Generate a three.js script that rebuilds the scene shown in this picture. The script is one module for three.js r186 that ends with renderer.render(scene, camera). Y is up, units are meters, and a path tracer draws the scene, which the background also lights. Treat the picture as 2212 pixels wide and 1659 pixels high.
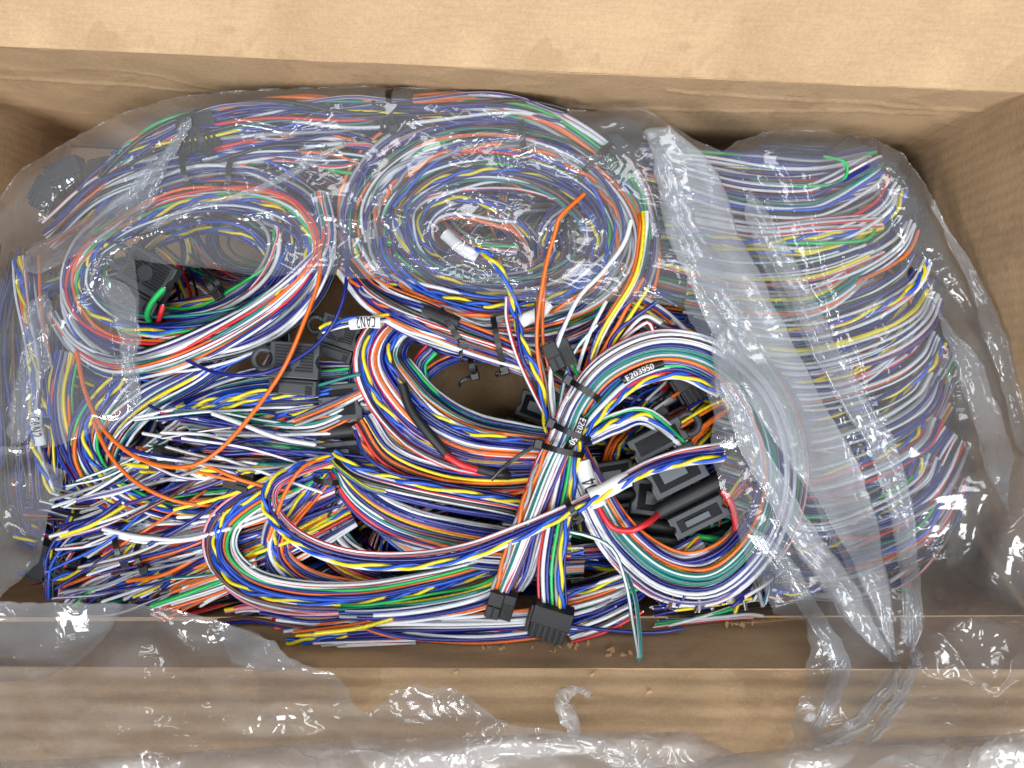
import * as THREE from 'three';
import { mergeGeometries } from 'three/addons/utils/BufferGeometryUtils.js';
import { RoundedBoxGeometry } from 'three/addons/geometries/RoundedBoxGeometry.js';
import { RectAreaLightUniformsLib } from 'three/addons/lights/RectAreaLightUniformsLib.js';

// ---------------------------------------------------------------- camera, lamps, exposure
RectAreaLightUniformsLib.init();
const scene = new THREE.Scene();
const EYE = 0.64, RIM = 0.22;                       // camera and carton rim above the carton floor
const camera = new THREE.PerspectiveCamera(54, 1024 / 768, 0.02, 10);
camera.position.set(0, EYE, 0);
camera.up.set(0, 0, -1);
camera.lookAt(-94 * 0.001, EYE - 1.628, 40 * 0.001);
camera.updateMatrixWorld(); camera.updateProjectionMatrix();
const renderer = new THREE.WebGLRenderer({ antialias: true });
renderer.setSize(1024, 768);
renderer.toneMapping = THREE.LinearToneMapping;
renderer.toneMappingExposure = 0.58;
renderer.shadowMap.enabled = true;
scene.background = new THREE.Color(0x000000);

const rng = (s) => () => { s |= 0; s = s + 0x6D2B79F5 | 0; let t = Math.imul(s ^ s >>> 15, 1 | s); t = t + Math.imul(t ^ t >>> 7, 61 | t) ^ t; return ((t ^ t >>> 14) >>> 0) / 4294967296; };
const clamp = (v, a, b) => Math.max(a, Math.min(b, v));
const lerp = (a, b, t) => a + (b - a) * t;
const sstep = (a, b, x) => { const t = clamp((x - a) / (b - a), 0, 1); return t * t * (3 - 2 * t); };
const hash2 = (i, j) => { let h = Math.imul(i, 374761393) + Math.imul(j, 668265263) | 0; h = Math.imul(h ^ h >>> 13, 1274126177); return ((h ^ h >>> 16) >>> 0) / 4294967296; };
const noise2 = (x, y) => { const i = Math.floor(x), j = Math.floor(y), f = x - i, g = y - j, u = f * f * (3 - 2 * f), v = g * g * (3 - 2 * g);
  return lerp(lerp(hash2(i, j), hash2(i + 1, j), u), lerp(hash2(i, j + 1), hash2(i + 1, j + 1), u), v) * 2 - 1; };
const fbm = (x, y, o = 4) => { let s = 0, a = 0.5; for (let k = 0; k < o; k++) { s += a * noise2(x, y); x = x * 2.03 + 17.1; y = y * 2.03 + 5.7; a *= 0.5; } return s; };

// plan position (u, v: the drafting grid of the layout, 2212 x 1659) at a height above the carton floor
const _v = new THREE.Vector3();
function at(u, v, h) {
  _v.set(u / 2212 * 2 - 1, 1 - v / 1659 * 2, 0.5).unproject(camera).sub(camera.position);
  const k = (h - EYE) / _v.y;
  return new THREE.Vector3(_v.x * k, h, _v.z * k);
}
const PX = 0.00028;                                 // metres to a grid step at the height of the wires

// ceiling lamps of the workshop and an added fill lamp: glowing diffuser + light of the same size and colour
function ceilingLamp(x, z, w, d, power, label, name) {
  const y = 2.3, g = new THREE.Group(); g.name = name; g.position.set(x, y, z);
  g.userData = { label, category: 'ceiling lamp', group: 'ceiling lamps above the carton' };
  const housing = new THREE.Mesh(new RoundedBoxGeometry(w + 0.04, 0.05, d + 0.04, 2, 0.01), new THREE.MeshStandardMaterial({ color: 0xdddddd, roughness: 0.5 }));
  housing.name = 'housing'; housing.position.y = 0.03; g.add(housing);
  const glow = new THREE.Mesh(new THREE.BoxGeometry(w, 0.008, d), new THREE.MeshStandardMaterial({ color: 0xffffff, emissive: new THREE.Color(0.98, 0.99, 1), emissiveIntensity: 9 }));
  glow.name = 'light_diffuser'; g.add(glow);
  scene.add(g);
  const l = new THREE.RectAreaLight(new THREE.Color(0.98, 0.99, 1), power, w, d);
  l.position.set(x, y - 0.006, z); l.lookAt(x, 0, z); l.name = 'lamp_light'; scene.add(l);
}
ceilingLamp(-1.15, 1.6, 0.6, 1.2, 46, 'long white ceiling lamp above the carton side with the ribbed fuse holder', 'ceiling_lamp');
ceilingLamp(1.2, 1.5, 0.6, 1.2, 42, 'long white ceiling lamp above the carton side with the stacked coils', 'ceiling_lamp_001');
ceilingLamp(0.05, -0.75, 1.6, 0.3, 8, 'long white ceiling lamp beyond the folded-out back flap', 'ceiling_lamp_002');
ceilingLamp(0.1, 0.1, 1.2, 0.3, 13, 'added fill lamp straight above the middle of the carton, brightening its depths', 'ceiling_lamp_003');  // added fill light, brightens the coil hole and the deep gaps

// ---------------------------------------------------------------- materials
function canvasTex(w, h, draw, srgb = true) {
  const c = document.createElement('canvas'); c.width = w; c.height = h; draw(c.getContext('2d'), w, h);
  const t = new THREE.CanvasTexture(c); t.wrapS = t.wrapT = THREE.RepeatWrapping; if (srgb) t.colorSpace = THREE.SRGBColorSpace; return t;
}
function dataTex(n, fn, srgb) {
  const d = new Uint8Array(n * n * 4);
  for (let j = 0; j < n; j++) for (let i = 0; i < n; i++) { const c = fn(i, j), k = (j * n + i) * 4; for (let q = 0; q < 3; q++) d[k + q] = clamp(Array.isArray(c) ? c[q] : c, 0, 255); d[k + 3] = 255; }
  const t = new THREE.DataTexture(d, n, n); t.wrapS = t.wrapT = THREE.RepeatWrapping; t.magFilter = THREE.LinearFilter; t.minFilter = THREE.LinearFilter; if (srgb) t.colorSpace = THREE.SRGBColorSpace; t.needsUpdate = true; return t;
}
// tileable noise on a torus of n cells
const tnoise = (x, y, p, s) => { const i = Math.floor(x), j = Math.floor(y), f = x - i, g = y - j, u = f * f * (3 - 2 * f), v = g * g * (3 - 2 * g), m = (a) => ((a % p) + p) % p;
  const h = (a, b) => hash2(m(a) + s * 131, m(b) + s * 57); return lerp(lerp(h(i, j), h(i + 1, j), u), lerp(h(i, j + 1), h(i + 1, j + 1), u), v) * 2 - 1; };
const N = 1024;
const kraftMap = dataTex(N, (i, j) => {
  const x = i / N, y = j / N;
  const fib = tnoise(x * 30, y * 420, 420, 1) * 4 + tnoise(x * 300, y * 300, 300, 2) * 6 + tnoise(x * 12, y * 12, 12, 3) * 7 + tnoise(x * 4, y * 4, 4, 4) * 5;
  const speck = hash2(i, j) > 0.9985 ? -28 : 0;
  const scr = Math.abs(tnoise(x * 9, y * 46, 46, 8) + 0.5 * tnoise(x * 60, y * 60, 60, 9)) < 0.012 ? 9 : 0, stain = -9 * sstep(0.45, 0.6, tnoise(x * 6, y * 6, 6, 21) + 0.35 * tnoise(x * 40, y * 40, 40, 22));
  const s = fib + speck + scr + stain; return [191 + s, 160 + s * 0.95, 124 + s * 0.85];
}, true);
const kraftBump = (per) => dataTex(512, (i, j) => { const x = i / 512, y = j / 512; return 128 + Math.sin(x * Math.PI * 2 * per) * 26 + tnoise(x * 128, y * 128, 128, 5) * 22 + tnoise(x * 14, y * 14, 14, 6) * 40; });
const mFlap = new THREE.MeshStandardMaterial({ map: kraftMap, bumpMap: kraftBump(36), bumpScale: 0.0011, roughness: 0.86 });
const mWash = new THREE.MeshStandardMaterial({ map: kraftMap, bumpMap: kraftBump(20), bumpScale: 0.00035, roughness: 0.86 });
const mRaw = new THREE.MeshStandardMaterial({ map: kraftMap, color: 0xfff2e0, roughness: 0.95 });
const mBlack = new THREE.MeshStandardMaterial({ color: 0x1d1e21, roughness: 0.5 });
const mBlackGloss = new THREE.MeshStandardMaterial({ color: 0x151517, roughness: 0.33 });
const dotBump = dataTex(256, (i, j) => { const a = (i % 32) / 16 - 1, b = (j % 32) / 16 - 1; return 40 + 200 * Math.max(0, 1 - Math.hypot(a, b) * 1.1) + hash2(i, j) * 12; });
dotBump.repeat.set(60, 60);
const mDots = new THREE.MeshStandardMaterial({ color: 0x33363b, roughness: 0.5, bumpMap: dotBump, bumpScale: 0.0006 });
const mGrey = new THREE.MeshStandardMaterial({ color: 0x3c4045, roughness: 0.42 }), mPlate = new THREE.MeshStandardMaterial({ color: 0x535960, roughness: 0.4 });
const mTin = new THREE.MeshStandardMaterial({ color: 0xc9c4ba, metalness: 0.85, roughness: 0.35 });

const RGB = { white: '#d9dde2', navy: '#0e1f7c', blue: '#0a52c8', yellow: '#ecd91c', orange: '#ea6d14', teal: '#067570', green: '#12b358', red: '#d4242f', purple: '#41307f', brown: '#5c382e', grey: '#95989e', black: '#1d1d20', pink: '#d98d92', pale: '#cfd0a0' };
function wireMat(body, stripe, print, seed) {
  const R = rng(seed * 977 + 5);
  const map = canvasTex(64, 1024, (g, w, h) => {
    g.fillStyle = RGB[body]; g.fillRect(0, 0, w, h);
    if (stripe) { g.fillStyle = RGB[stripe]; g.fillRect(6, 0, 13, h); g.fillRect(38, 0, 13, h); }
    if (print) {
      g.fillStyle = print; g.font = '11px sans-serif';
      for (const [x, s] of [[30, 'E203950   AWM STYLE 1007  80°C  300V  VW-1  20AWG'], [62, '20AWG   80°C 300V  AWM STYLE 1007   E203950']]) { g.save(); g.translate(x, 20 + R() * 60); g.rotate(Math.PI / 2); g.fillText(s, 0, 0); g.fillText(s, 500, 0); g.restore(); }
    }
    for (let k = 0; k < 260; k++) { g.fillStyle = `rgba(60,55,50,${0.03 + R() * 0.06})`; g.fillRect(R() * w, R() * h, 1 + R() * 2, 1 + R() * 9); }
  });
  const m = new THREE.MeshPhysicalMaterial({ map, roughness: 0.38, clearcoat: 0.25, clearcoatRoughness: 0.25 }); m.name = body + '_insulation'; return m;
}
const DARK = '#2a2c34', LIGHT = '#cfd3e0';
const STY = {}; let sN = 1;
for (const [k, b, s, p] of [['w', 'white', 0, DARK], ['W', 'white', 0, 0], ['n', 'navy', 0, LIGHT], ['N', 'navy', 0, 0], ['b', 'blue', 0, 0], ['y', 'yellow', 0, DARK], ['o', 'orange', 0, DARK], ['O', 'orange', 0, 0], ['t', 'teal', 0, 0], ['g', 'green', 0, 0], ['r', 'red', 0, 0], ['p', 'purple', 0, 0],
  ['k', 'brown', 0, 0], ['e', 'grey', 0, DARK], ['x', 'black', 0, 0], ['R', 'white', 'red', 0], ['P', 'white', 'purple', 0], ['B', 'navy', 'white', 0], ['T', 'teal', 'white', 0], ['Y', 'yellow', 'teal', 0], ['i', 'pink', 'navy', 0], ['G', 'white', 'teal', 0], ['K', 'white', 'brown', 0], ['E', 'grey', 0, 0]]) STY[k] = wireMat(b, s, p, sN++);

// thin polythene film: clear, glossy and a little milky, with crumpled relief
const crumple = dataTex(1024, (i, j) => {
  const x = i / 1024, y = j / 1024; let s = 0;
  for (const [f, a, q] of [[8, 62, 1], [19, 48, 2], [43, 30, 3]]) { const wx = tnoise(x * f, y * f, f, q + 10) * 0.6, wy = tnoise(x * f, y * f, f, q + 20) * 0.6; s += a * Math.pow(Math.max(0, 1 - Math.abs(tnoise(x * f + wx, y * f + wy, f, q)) * 1.6), 2.2); }
  return 60 + 1.3 * s * (0.22 + 0.78 * sstep(-0.15, 0.45, tnoise(x * 5, y * 5, 5, 77) + 0.4 * tnoise(x * 11, y * 11, 11, 78)));
});
function filmMat(t, bump, rough) { const m = new THREE.MeshPhysicalMaterial({ color: 0xedeff2, roughness: rough, transmission: t, thickness: 0, ior: 1.5, bumpMap: crumple, bumpScale: bump, side: THREE.DoubleSide }); m.name = 'polythene_film'; return m; }
const mFilm = filmMat(0.9, 0.0016, 0.09), mFilmSoft = filmMat(0.885, 0.0018, 0.09), mHem = filmMat(0.74, 0.002, 0.12), mPleat = filmMat(0.87, 0.0009, 0.09), mFold = filmMat(0.8, 0.0009, 0.09);

// ---------------------------------------------------------------- object helpers
const taken = {};
function thing(name, label, category, pos, group) {
  const o = new THREE.Group(); const n = taken[name] = (taken[name] ?? -1) + 1; o.name = n ? name + '_' + String(n).padStart(3, '0') : name;
  o.position.copy(pos); o.userData = { label, category }; if (group) o.userData.group = group; scene.add(o); return o;
}
const worldOf = (o) => { const p = new THREE.Vector3(); for (let q = o; q && q !== scene; q = q.parent) p.add(q.position); return p; };
function part(t, name, geo, mat, sub) {            // geo in world axes; kept relative to its thing
  const w = worldOf(t); geo.translate(-w.x, -w.y, -w.z);
  const m = new THREE.Mesh(geo, mat); m.name = name; m.castShadow = m.receiveShadow = true; t.add(m); return m;
}
function gridGeo(nu, nv, fn, uvS = 1) {              // fn(s,t) -> {p, uv}
  const pos = [], uv = [], idx = [];
  for (let j = 0; j <= nv; j++) for (let i = 0; i <= nu; i++) { const r = fn(i / nu, j / nv); pos.push(r.p.x, r.p.y, r.p.z); uv.push(r.uv[0], r.uv[1]); }
  for (let j = 0; j < nv; j++) for (let i = 0; i < nu; i++) { const a = j * (nu + 1) + i, b = a + 1, c = a + nu + 1, d = c + 1; idx.push(a, c, b, b, c, d); }
  const g = new THREE.BufferGeometry(); g.setAttribute('position', new THREE.Float32BufferAttribute(pos, 3)); g.setAttribute('uv', new THREE.Float32BufferAttribute(uv, 2)); g.setIndex(idx); g.computeVertexNormals(); return g;
}
// a carton panel: a bilinear sheet with real thickness; a,b along its first edge, d,c along the far one
function panel(a, b, c, d, nu, nv, disp, th = 0.006, turnUv = false) {
  const n = new THREE.Vector3().crossVectors(new THREE.Vector3().subVectors(b, a), new THREE.Vector3().subVectors(d, a)).normalize();
  const L = a.distanceTo(b), M = a.distanceTo(d), p = new THREE.Vector3();
  const face = (off, sign) => gridGeo(nu, nv, (s, t) => {
    p.copy(a).lerp(b, s); const q = d.clone().lerp(c, s); p.lerp(q, t);
    const k = (off ? 0 : disp(s * L, t * M, s, t)) - off;
    return { p: p.clone().addScaledVector(n, k), uv: turnUv ? [t * M * 4, s * L * 4] : [s * L * 4, t * M * 4] };
  });
  const f = face(0), k = face(th);
  const fp = f.attributes.position, kp = k.attributes.position, pos = [], uv = [], idx = [];
  const edge = (list) => { const o = pos.length / 3; list.forEach((i, q) => { pos.push(fp.getX(i), fp.getY(i), fp.getZ(i), kp.getX(i), kp.getY(i), kp.getZ(i)); uv.push(q * 0.02, 0, q * 0.02, 0.02); });
    for (let q = 0; q < list.length - 1; q++) idx.push(o + q * 2, o + q * 2 + 1, o + q * 2 + 2, o + q * 2 + 2, o + q * 2 + 1, o + q * 2 + 3); };
  const W = nu + 1, r = (m, fn) => Array.from({ length: m }, (_, i) => fn(i));
  edge(r(W, (i) => i)); edge(r(W, (i) => nv * W + i)); edge(r(nv + 1, (j) => j * W)); edge(r(nv + 1, (j) => j * W + nu));
  const e = new THREE.BufferGeometry(); e.setAttribute('position', new THREE.Float32BufferAttribute(pos, 3)); e.setAttribute('uv', new THREE.Float32BufferAttribute(uv, 2)); e.setIndex(idx); e.computeVertexNormals();
  return mergeGeometries([f, k, e]);
}

// ---------------------------------------------------------------- setting: the surface the carton stands on
{
  const g = new THREE.BoxGeometry(1.6, 0.05, 1.2); g.translate(0, -0.0335, 0);
  const m = new THREE.Mesh(g, new THREE.MeshStandardMaterial({ color: 0x8b8d8f, roughness: 0.7 })); m.name = 'floor'; m.receiveShadow = true;
  m.userData = { kind: 'structure', label: 'grey floor under the carton', category: 'floor' }; scene.add(m);
}

// ---------------------------------------------------------------- the carton
const rim = { bl: at(-370, 82, RIM), br: at(2216, 198, RIM), fr: at(2400, 1446, RIM), fl: at(-370, 1440, RIM) };
const down = (p, h) => new THREE.Vector3(p.x, h, p.z);
const box = thing('cardboard_box', 'open brown corrugated cardboard carton with its flaps folded out', 'box', new THREE.Vector3(0, 0, 0));
{
  const bulge = (k, f) => (x, y) => k * fbm(x * f + k * 900, y * f, 4);
  const line = (x, y, x0, y0, x1, y1, w, a) => { const dx = x1 - x0, dy = y1 - y0, t = clamp(((x - x0) * dx + (y - y0) * dy) / (dx * dx + dy * dy), 0, 1); const d = Math.hypot(x - x0 - dx * t, y - y0 - dy * t + 0.002 * noise2(x * 60, 3)); return a * Math.exp(-d * d / (w * w)); };
  const dentB = (x, y) => dent(x, y) + line(x, y, 0.42, 0.16, 0.66, 0.185, 0.0016, 0.0012) + line(x, y, 0.05, 0.17, 0.22, 0.16, 0.002, 0.001) + line(x, y, 0.13, 0.15, 0.17, 0.18, 0.0015, 0.0007) + line(x, y, 0.5, 0.2, 0.68, 0.19, 0.0016, 0.0011);
  const dent = (x, y) => 0.0022 * fbm(x * 4, y * 4, 2) + 0.0005 * Math.max(0, 1 - Math.abs(fbm(x * 8 + 3, y * 15, 3)) * 14);
  const ext = (a, b, k) => a.clone().add(a.clone().sub(b).setY(0).normalize().multiplyScalar(k));
  part(box, 'back_wall', panel(down(ext(rim.bl, rim.br, 0.012), 0), down(ext(rim.br, rim.bl, 0.012), 0), ext(rim.br, rim.bl, 0.012), ext(rim.bl, rim.br, 0.012), 320, 100, dentB), mFlap);
  part(box, 'left_wall', panel(down(rim.fl, 0), down(ext(rim.bl, rim.fl, 0.004), 0), ext(rim.bl, rim.fl, 0.004), rim.fl, 90, 60, dent), mFlap);
  part(box, 'right_wall', panel(down(ext(rim.br, rim.fr, 0.004), 0), down(rim.fr, 0), rim.fr, ext(rim.br, rim.fr, 0.004), 90, 60, dent), mFlap);
  part(box, 'bottom', panel(down(rim.fl, 0), down(rim.fr, 0), down(rim.br, 0), down(rim.bl, 0), 40, 30, bulge(0.001, 8)), mFlap);
  const lowL = at(-370, 1345, 0.165), lowM = at(2400, 1330, 0.165);
  part(box, 'front_wall', panel(lowM, lowL, rim.fl, rim.fr, 200, 24, (x, y, s, t) => 0.0012 * fbm(x * 12, y * 40, 3) * Math.min(1, t * 6) * Math.min(1, (1 - t) * 6)), mWash, true);
  part(box, 'front_wall_base', panel(down(rim.fl, 0), down(rim.fr, 0), down(rim.fr, 0.15), down(rim.fl, 0.15), 10, 4, () => 0), mWash);
  // folded-out flaps
  const up = (u, v, h) => at(u, v, h);
  part(box, 'back_flap', panel(rim.bl, rim.br, up(2420, -130, 0.252), up(-420, -160, 0.252), 200, 60, (x, y, s, t) => 0.0022 * fbm(x * 7, y * 7, 4) + 0.0035 * Math.exp(-Math.pow((y) / 0.004, 2)) * 0.5 - 0.0016 * Math.exp(-Math.pow((x - 0.585) / 0.006, 2)) - 0.0012 * Math.exp(-Math.pow((x - 0.548) / 0.004, 2))), mFlap);
  part(box, 'front_flap', panel(up(-420, 1790, 0.272), up(2460, 1790, 0.272), rim.fr, rim.fl, 260, 110, (x, y, s, t) => 0.00026 * (0.6 + fbm(x * 5, y * 7, 2)) * Math.sin(y * 560 + fbm(x * 4, y * 20) * 3.5) + 0.0018 * fbm(x * 9, y * 22, 5)), mWash, false);
  part(box, 'right_flap', panel(rim.fr, at(2700, 1500, 0.23), at(2560, 120, 0.235), rim.br, 40, 60, (x, y) => 0.002 * fbm(x * 8, y * 8, 3)), mFlap);
  part(box, 'left_flap', panel(rim.bl, at(-760, 30, 0.235), at(-760, 1480, 0.23), rim.fl, 40, 60, (x, y) => 0.002 * fbm(x * 8, y * 8, 3)), mFlap);
  // saw-toothed cut edge of the front wall board, standing clear beside the wires
  const eg = [];
  for (let k = 0; k < 62; k++) { const u = 1590 + k * 3.1, v = 1347 - Math.pow(k / 62, 1.5) * 19; const c = at(u, v - 3, 0.171), t = new THREE.ConeGeometry(0.00055, 0.0024, 4); t.rotateX(-Math.PI / 2); t.translate(c.x, c.y, c.z); eg.push(t); }
  part(box, 'cut_edge', mergeGeometries(eg), mRaw);
  // torn flakes of board on the front wall and flap
  const R = rng(77);
  const flake = (u, v, h, sz) => { const g = new THREE.IcosahedronGeometry(1, 1), p = g.attributes.position; for (let i = 0; i < p.count; i++) { const k = 0.75 + 0.5 * hash2(Math.round(p.getX(i) * 50) + u | 0, Math.round(p.getZ(i) * 50 + p.getY(i) * 31)); p.setXYZ(i, p.getX(i) * k * sz, p.getY(i) * k * sz * 0.22, p.getZ(i) * k * sz * 0.5); }
    g.rotateY(R() * 3); g.rotateX((R() - 0.5) * 0.8); g.computeVertexNormals(); const c = at(u, v, h); g.translate(c.x, c.y, c.z); part(box, 'torn_flake', g, mRaw); };
  for (const [u, v, s, n] of [[1060, 1396, 5, 9], [1240, 1395, 5, 10], [1330, 1412, 6, 7], [1180, 1400, 3, 5], [1600, 1345, 6, 6]]) for (let k = 0; k < n; k++) { const uu = u + (R() - 0.5) * 70, vv = v + (R() - 0.5) * 14; flake(uu, vv, lerp(0.1945, 0.2175, (vv - 1385) / 55), (0.6 + R()) * s * PX); }
  for (const [u, v, s] of [[985, 1452, 9], [1280, 1457, 9], [1180, 1490, 6], [1400, 1497, 12], [1350, 1520, 6], [840, 1452, 4], [1730, 1490, 5], [1560, 1450, 4], [1490, 1460, 4], [1620, 1500, 10], [1580, 1520, 8], [1645, 1530, 9], [1500, 1560, 5], [1660, 1585, 6], [790, 1556, 4], [770, 1553, 4]]) flake(u, v, RIM + 0.0004 + 0.052 * (v - 1440) / 350 * 0.9, s * PX * 0.8);
}

// ---------------------------------------------------------------- wires
let RAD = 6;
function tube(pts, r, turn0, twist) {
  const n = pts.length, pos = [], nor = [], uv = [], idx = [];
  const T = new THREE.Vector3(), Nn = new THREE.Vector3(0, 1, 0), B = new THREE.Vector3(), d = new THREE.Vector3(); let len = 0;
  const v0 = Math.abs(turn0) * 3.7;
  for (let i = 0; i < n; i++) {
    T.subVectors(pts[Math.min(n - 1, i + 1)], pts[Math.max(0, i - 1)]).normalize();
    if (i === 0 && Math.abs(T.y) > 0.9) Nn.set(1, 0, 0);
    Nn.addScaledVector(T, -Nn.dot(T)).normalize(); B.crossVectors(T, Nn);
    if (i) len += pts[i].distanceTo(pts[i - 1]);
    const a0 = turn0 + twist * len;
    for (let k = 0; k <= RAD; k++) { const a = a0 + k / RAD * Math.PI * 2; d.copy(Nn).multiplyScalar(Math.cos(a)).addScaledVector(B, Math.sin(a)); pos.push(pts[i].x + d.x * r, pts[i].y + d.y * r, pts[i].z + d.z * r); nor.push(d.x, d.y, d.z); uv.push(k / RAD, v0 + len / 0.15); }
  }
  for (let i = 0; i < n - 1; i++) for (let k = 0; k < RAD; k++) { const a = i * (RAD + 1) + k, b = a + 1, c = a + RAD + 1, e = c + 1; idx.push(a, b, c, b, e, c); }
  for (const [i, s] of [[0, 1], [n - 1, -1]]) { const c = pos.length / 3; T.subVectors(pts[Math.min(n - 1, i + 1)], pts[Math.max(0, i - 1)]).normalize().multiplyScalar(-s);
    for (let k = 0; k <= RAD; k++) { const o = (i * (RAD + 1) + k) * 3; pos.push(pos[o], pos[o + 1], pos[o + 2]); nor.push(T.x, T.y, T.z); uv.push(0.5, v0); }
    pos.push(pts[i].x, pts[i].y, pts[i].z); nor.push(T.x, T.y, T.z); uv.push(0.5, v0);
    for (let k = 0; k < RAD; k++) s > 0 ? idx.push(c + RAD + 1, c + k + 1, c + k) : idx.push(c + RAD + 1, c + k, c + k + 1); }
  const g = new THREE.BufferGeometry(); g.setAttribute('position', new THREE.Float32BufferAttribute(pos, 3)); g.setAttribute('normal', new THREE.Float32BufferAttribute(nor, 3)); g.setAttribute('uv', new THREE.Float32BufferAttribute(uv, 2)); g.setIndex(idx); return g;
}
let wireSeed = 11, wires = 0;
function conductor(w, p, q, r) { const dir = new THREE.Vector3().subVectors(p, q).normalize(), g = new THREE.CylinderGeometry(r * 0.52, r * 0.52, 0.0012, 6); g.applyQuaternion(new THREE.Quaternion().setFromUnitVectors(new THREE.Vector3(0, 1, 0), dir)); g.translate(p.x + dir.x * 0.0003, p.y + dir.y * 0.0003, p.z + dir.z * 0.0003); part(w, 'conductor', g, mTin); }
function wire(t, pts, style, r, ends = 0, name = 'wire') {
  const R = rng(wireSeed++); wires++;
  const m = part(t, name, tube(pts, r, R() * 6.28, (R() - 0.5) * 16), STY[style]);
  if (ends & 1) conductor(m, pts[0], pts[1], r); if (ends & 2) conductor(m, pts[pts.length - 1], pts[pts.length - 2], r);
  return m;
}
// a bundle: control points [u, v, height, half width]; styles: one letter per wire, (ab) = a twisted pair
function bundle(t, ctrl, styles, o = {}) {
  const R = rng(o.seed ?? wireSeed * 31 + 7), r0 = o.r ?? 0.00112;
  const curve = new THREE.CatmullRomCurve3(ctrl.map((c) => at(c[0], c[1], c[2])), !!o.closed, 'catmullrom', 0.5);
  const L = curve.getLength(), nC = ctrl.length, seg = o.closed ? nC : nC - 1;
  const list = styles.match(/\([a-zA-Z]+\)|[a-zA-Z]/g), n0 = list.length; if (n0 > 3 && !o.r) for (let k = 0, m = Math.round(n0 * ((o.mult ?? 1.5) - 1)); k < m; k++) list.splice(Math.floor(R() * (list.length + 1)), 0, 'NnNnbwgENRBoxPrt'[Math.floor(R() * 16)]);
  const n = list.length, rows = o.rows ?? 2, cols = Math.ceil(n / rows);
  const widthAt = (k) => { const f = k * seg, i = Math.min(seg - 1, Math.floor(f)), a = ctrl[i][3] ?? 20, b = ctrl[(i + 1) % nC][3] ?? 20; return lerp(a, b, f - i) * PX; };
  const order = [...Array(n).keys()]; if (o.shuffle !== false) for (let i = n - 1; i > 0; i--) { const j = Math.floor(R() * (i + 1)); [order[i], order[j]] = [order[j], order[i]]; }
  list.forEach((st, q) => {
    const slot = order[q], row = Math.floor(slot / cols), col = slot % cols;
    const base = cols > 1 ? (col + (row % 2) * 0.5) / (cols - 0.5) * 2 - 1 : 0, dy = -row * r0 * 1.75 + (1 - base * base) * (o.arch ?? 0.003) + (R() - 0.5) * (o.lift ?? 0.0024);
    const a1 = (R() - 0.5) * (o.wander ?? 0.5), f1 = 0.6 + R() * 1.4, p1 = R() * 6.28, a2 = (R() - 0.5) * (o.wander ?? 0.5) * 0.35, f2 = 2 + R() * 3, p2 = R() * 6.28, ad = R() * 0.002;
    const fk = clamp(L / 0.3, 0.12, 1.4); const s0 = o.ragged ? R() * o.ragged : 0, s1 = 1 - (o.raggedEnd ? R() * o.raggedEnd : 0);
    const twisted = st.length > 1, step = o.step ?? (twisted ? 0.0028 : 0.0052), m = Math.max(8, Math.ceil(L * (s1 - s0) / step)), ph = R() * 6.28;
    const make = (tw, style) => {
      const pts = [], C = new THREE.Vector3(), T = new THREE.Vector3(), S = new THREE.Vector3(), U = new THREE.Vector3();
      const rr = o.r ? r0 : r0 * (twisted ? 1.02 : 0.86 + R() * R() * 0.6);
      for (let i = 0; i <= m; i++) {
        const k = lerp(s0, s1, i / m), kk = clamp(k, 0, 0.9999); curve.getPoint(kk, C); curve.getTangent(kk, T);
        S.set(-T.z, 0, T.x); if (S.lengthSq() < 1e-6) S.set(1, 0, 0); S.normalize(); U.crossVectors(T, S); if (U.y < 0) U.negate();
        const w = widthAt(kk), off = base + (a1 * Math.sin(f1 * fk * k * 6.28 + p1) + a2 * Math.sin(f2 * fk * k * 6.28 + p2));
        const P = C.clone().addScaledVector(S, off * w).addScaledVector(U, dy + ad * Math.sin(f2 * fk * k * 5 + p1));
        if (twisted) { const a = ph + tw + (k * L + 0.0035 * Math.sin(k * L * 37 + p1) + 0.002 * Math.sin(k * L * 91 + p2)) / (o.pitch ?? 0.031) * Math.PI * 2; P.addScaledVector(S, Math.cos(a) * rr * 1.05).addScaledVector(U, Math.sin(a) * rr * 1.05 + 0.001); }
        pts.push(P);
      }
      wire(t, pts, style, rr, o.ends ?? 0);
    };
    if (twisted) [...st.slice(1, -1)].forEach((c, k, all) => make(k / all.length * Math.PI * 2, c)); else make(0, st);
  });
}
function coil(t, cx, cy, rx, ry, rot, h, half, styles, o = {}) {   // ring, from angle a0 to a1 (degrees, clockwise on the plan from its right side)
  const a0 = (o.a0 ?? 0) * Math.PI / 180, a1 = (o.a1 ?? 400) * Math.PI / 180, n = o.n ?? 14, c = [];
  for (let i = 0; i <= n; i++) { const a = lerp(a0, a1, i / n), x = Math.cos(a) * rx, y = Math.sin(a) * ry, k = rot * Math.PI / 180; const tilt = (o.tx ?? 0) * Math.cos(a) + (o.tz ?? 0) * Math.sin(a);
    c.push([cx + x * Math.cos(k) - y * Math.sin(k), cy + x * Math.sin(k) + y * Math.cos(k), h + tilt, half * (1 + 0.25 * Math.sin(a * 2 + cx))]); }
  bundle(t, c, styles, { ragged: 0.1, raggedEnd: 0.1, ...o });
}
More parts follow.
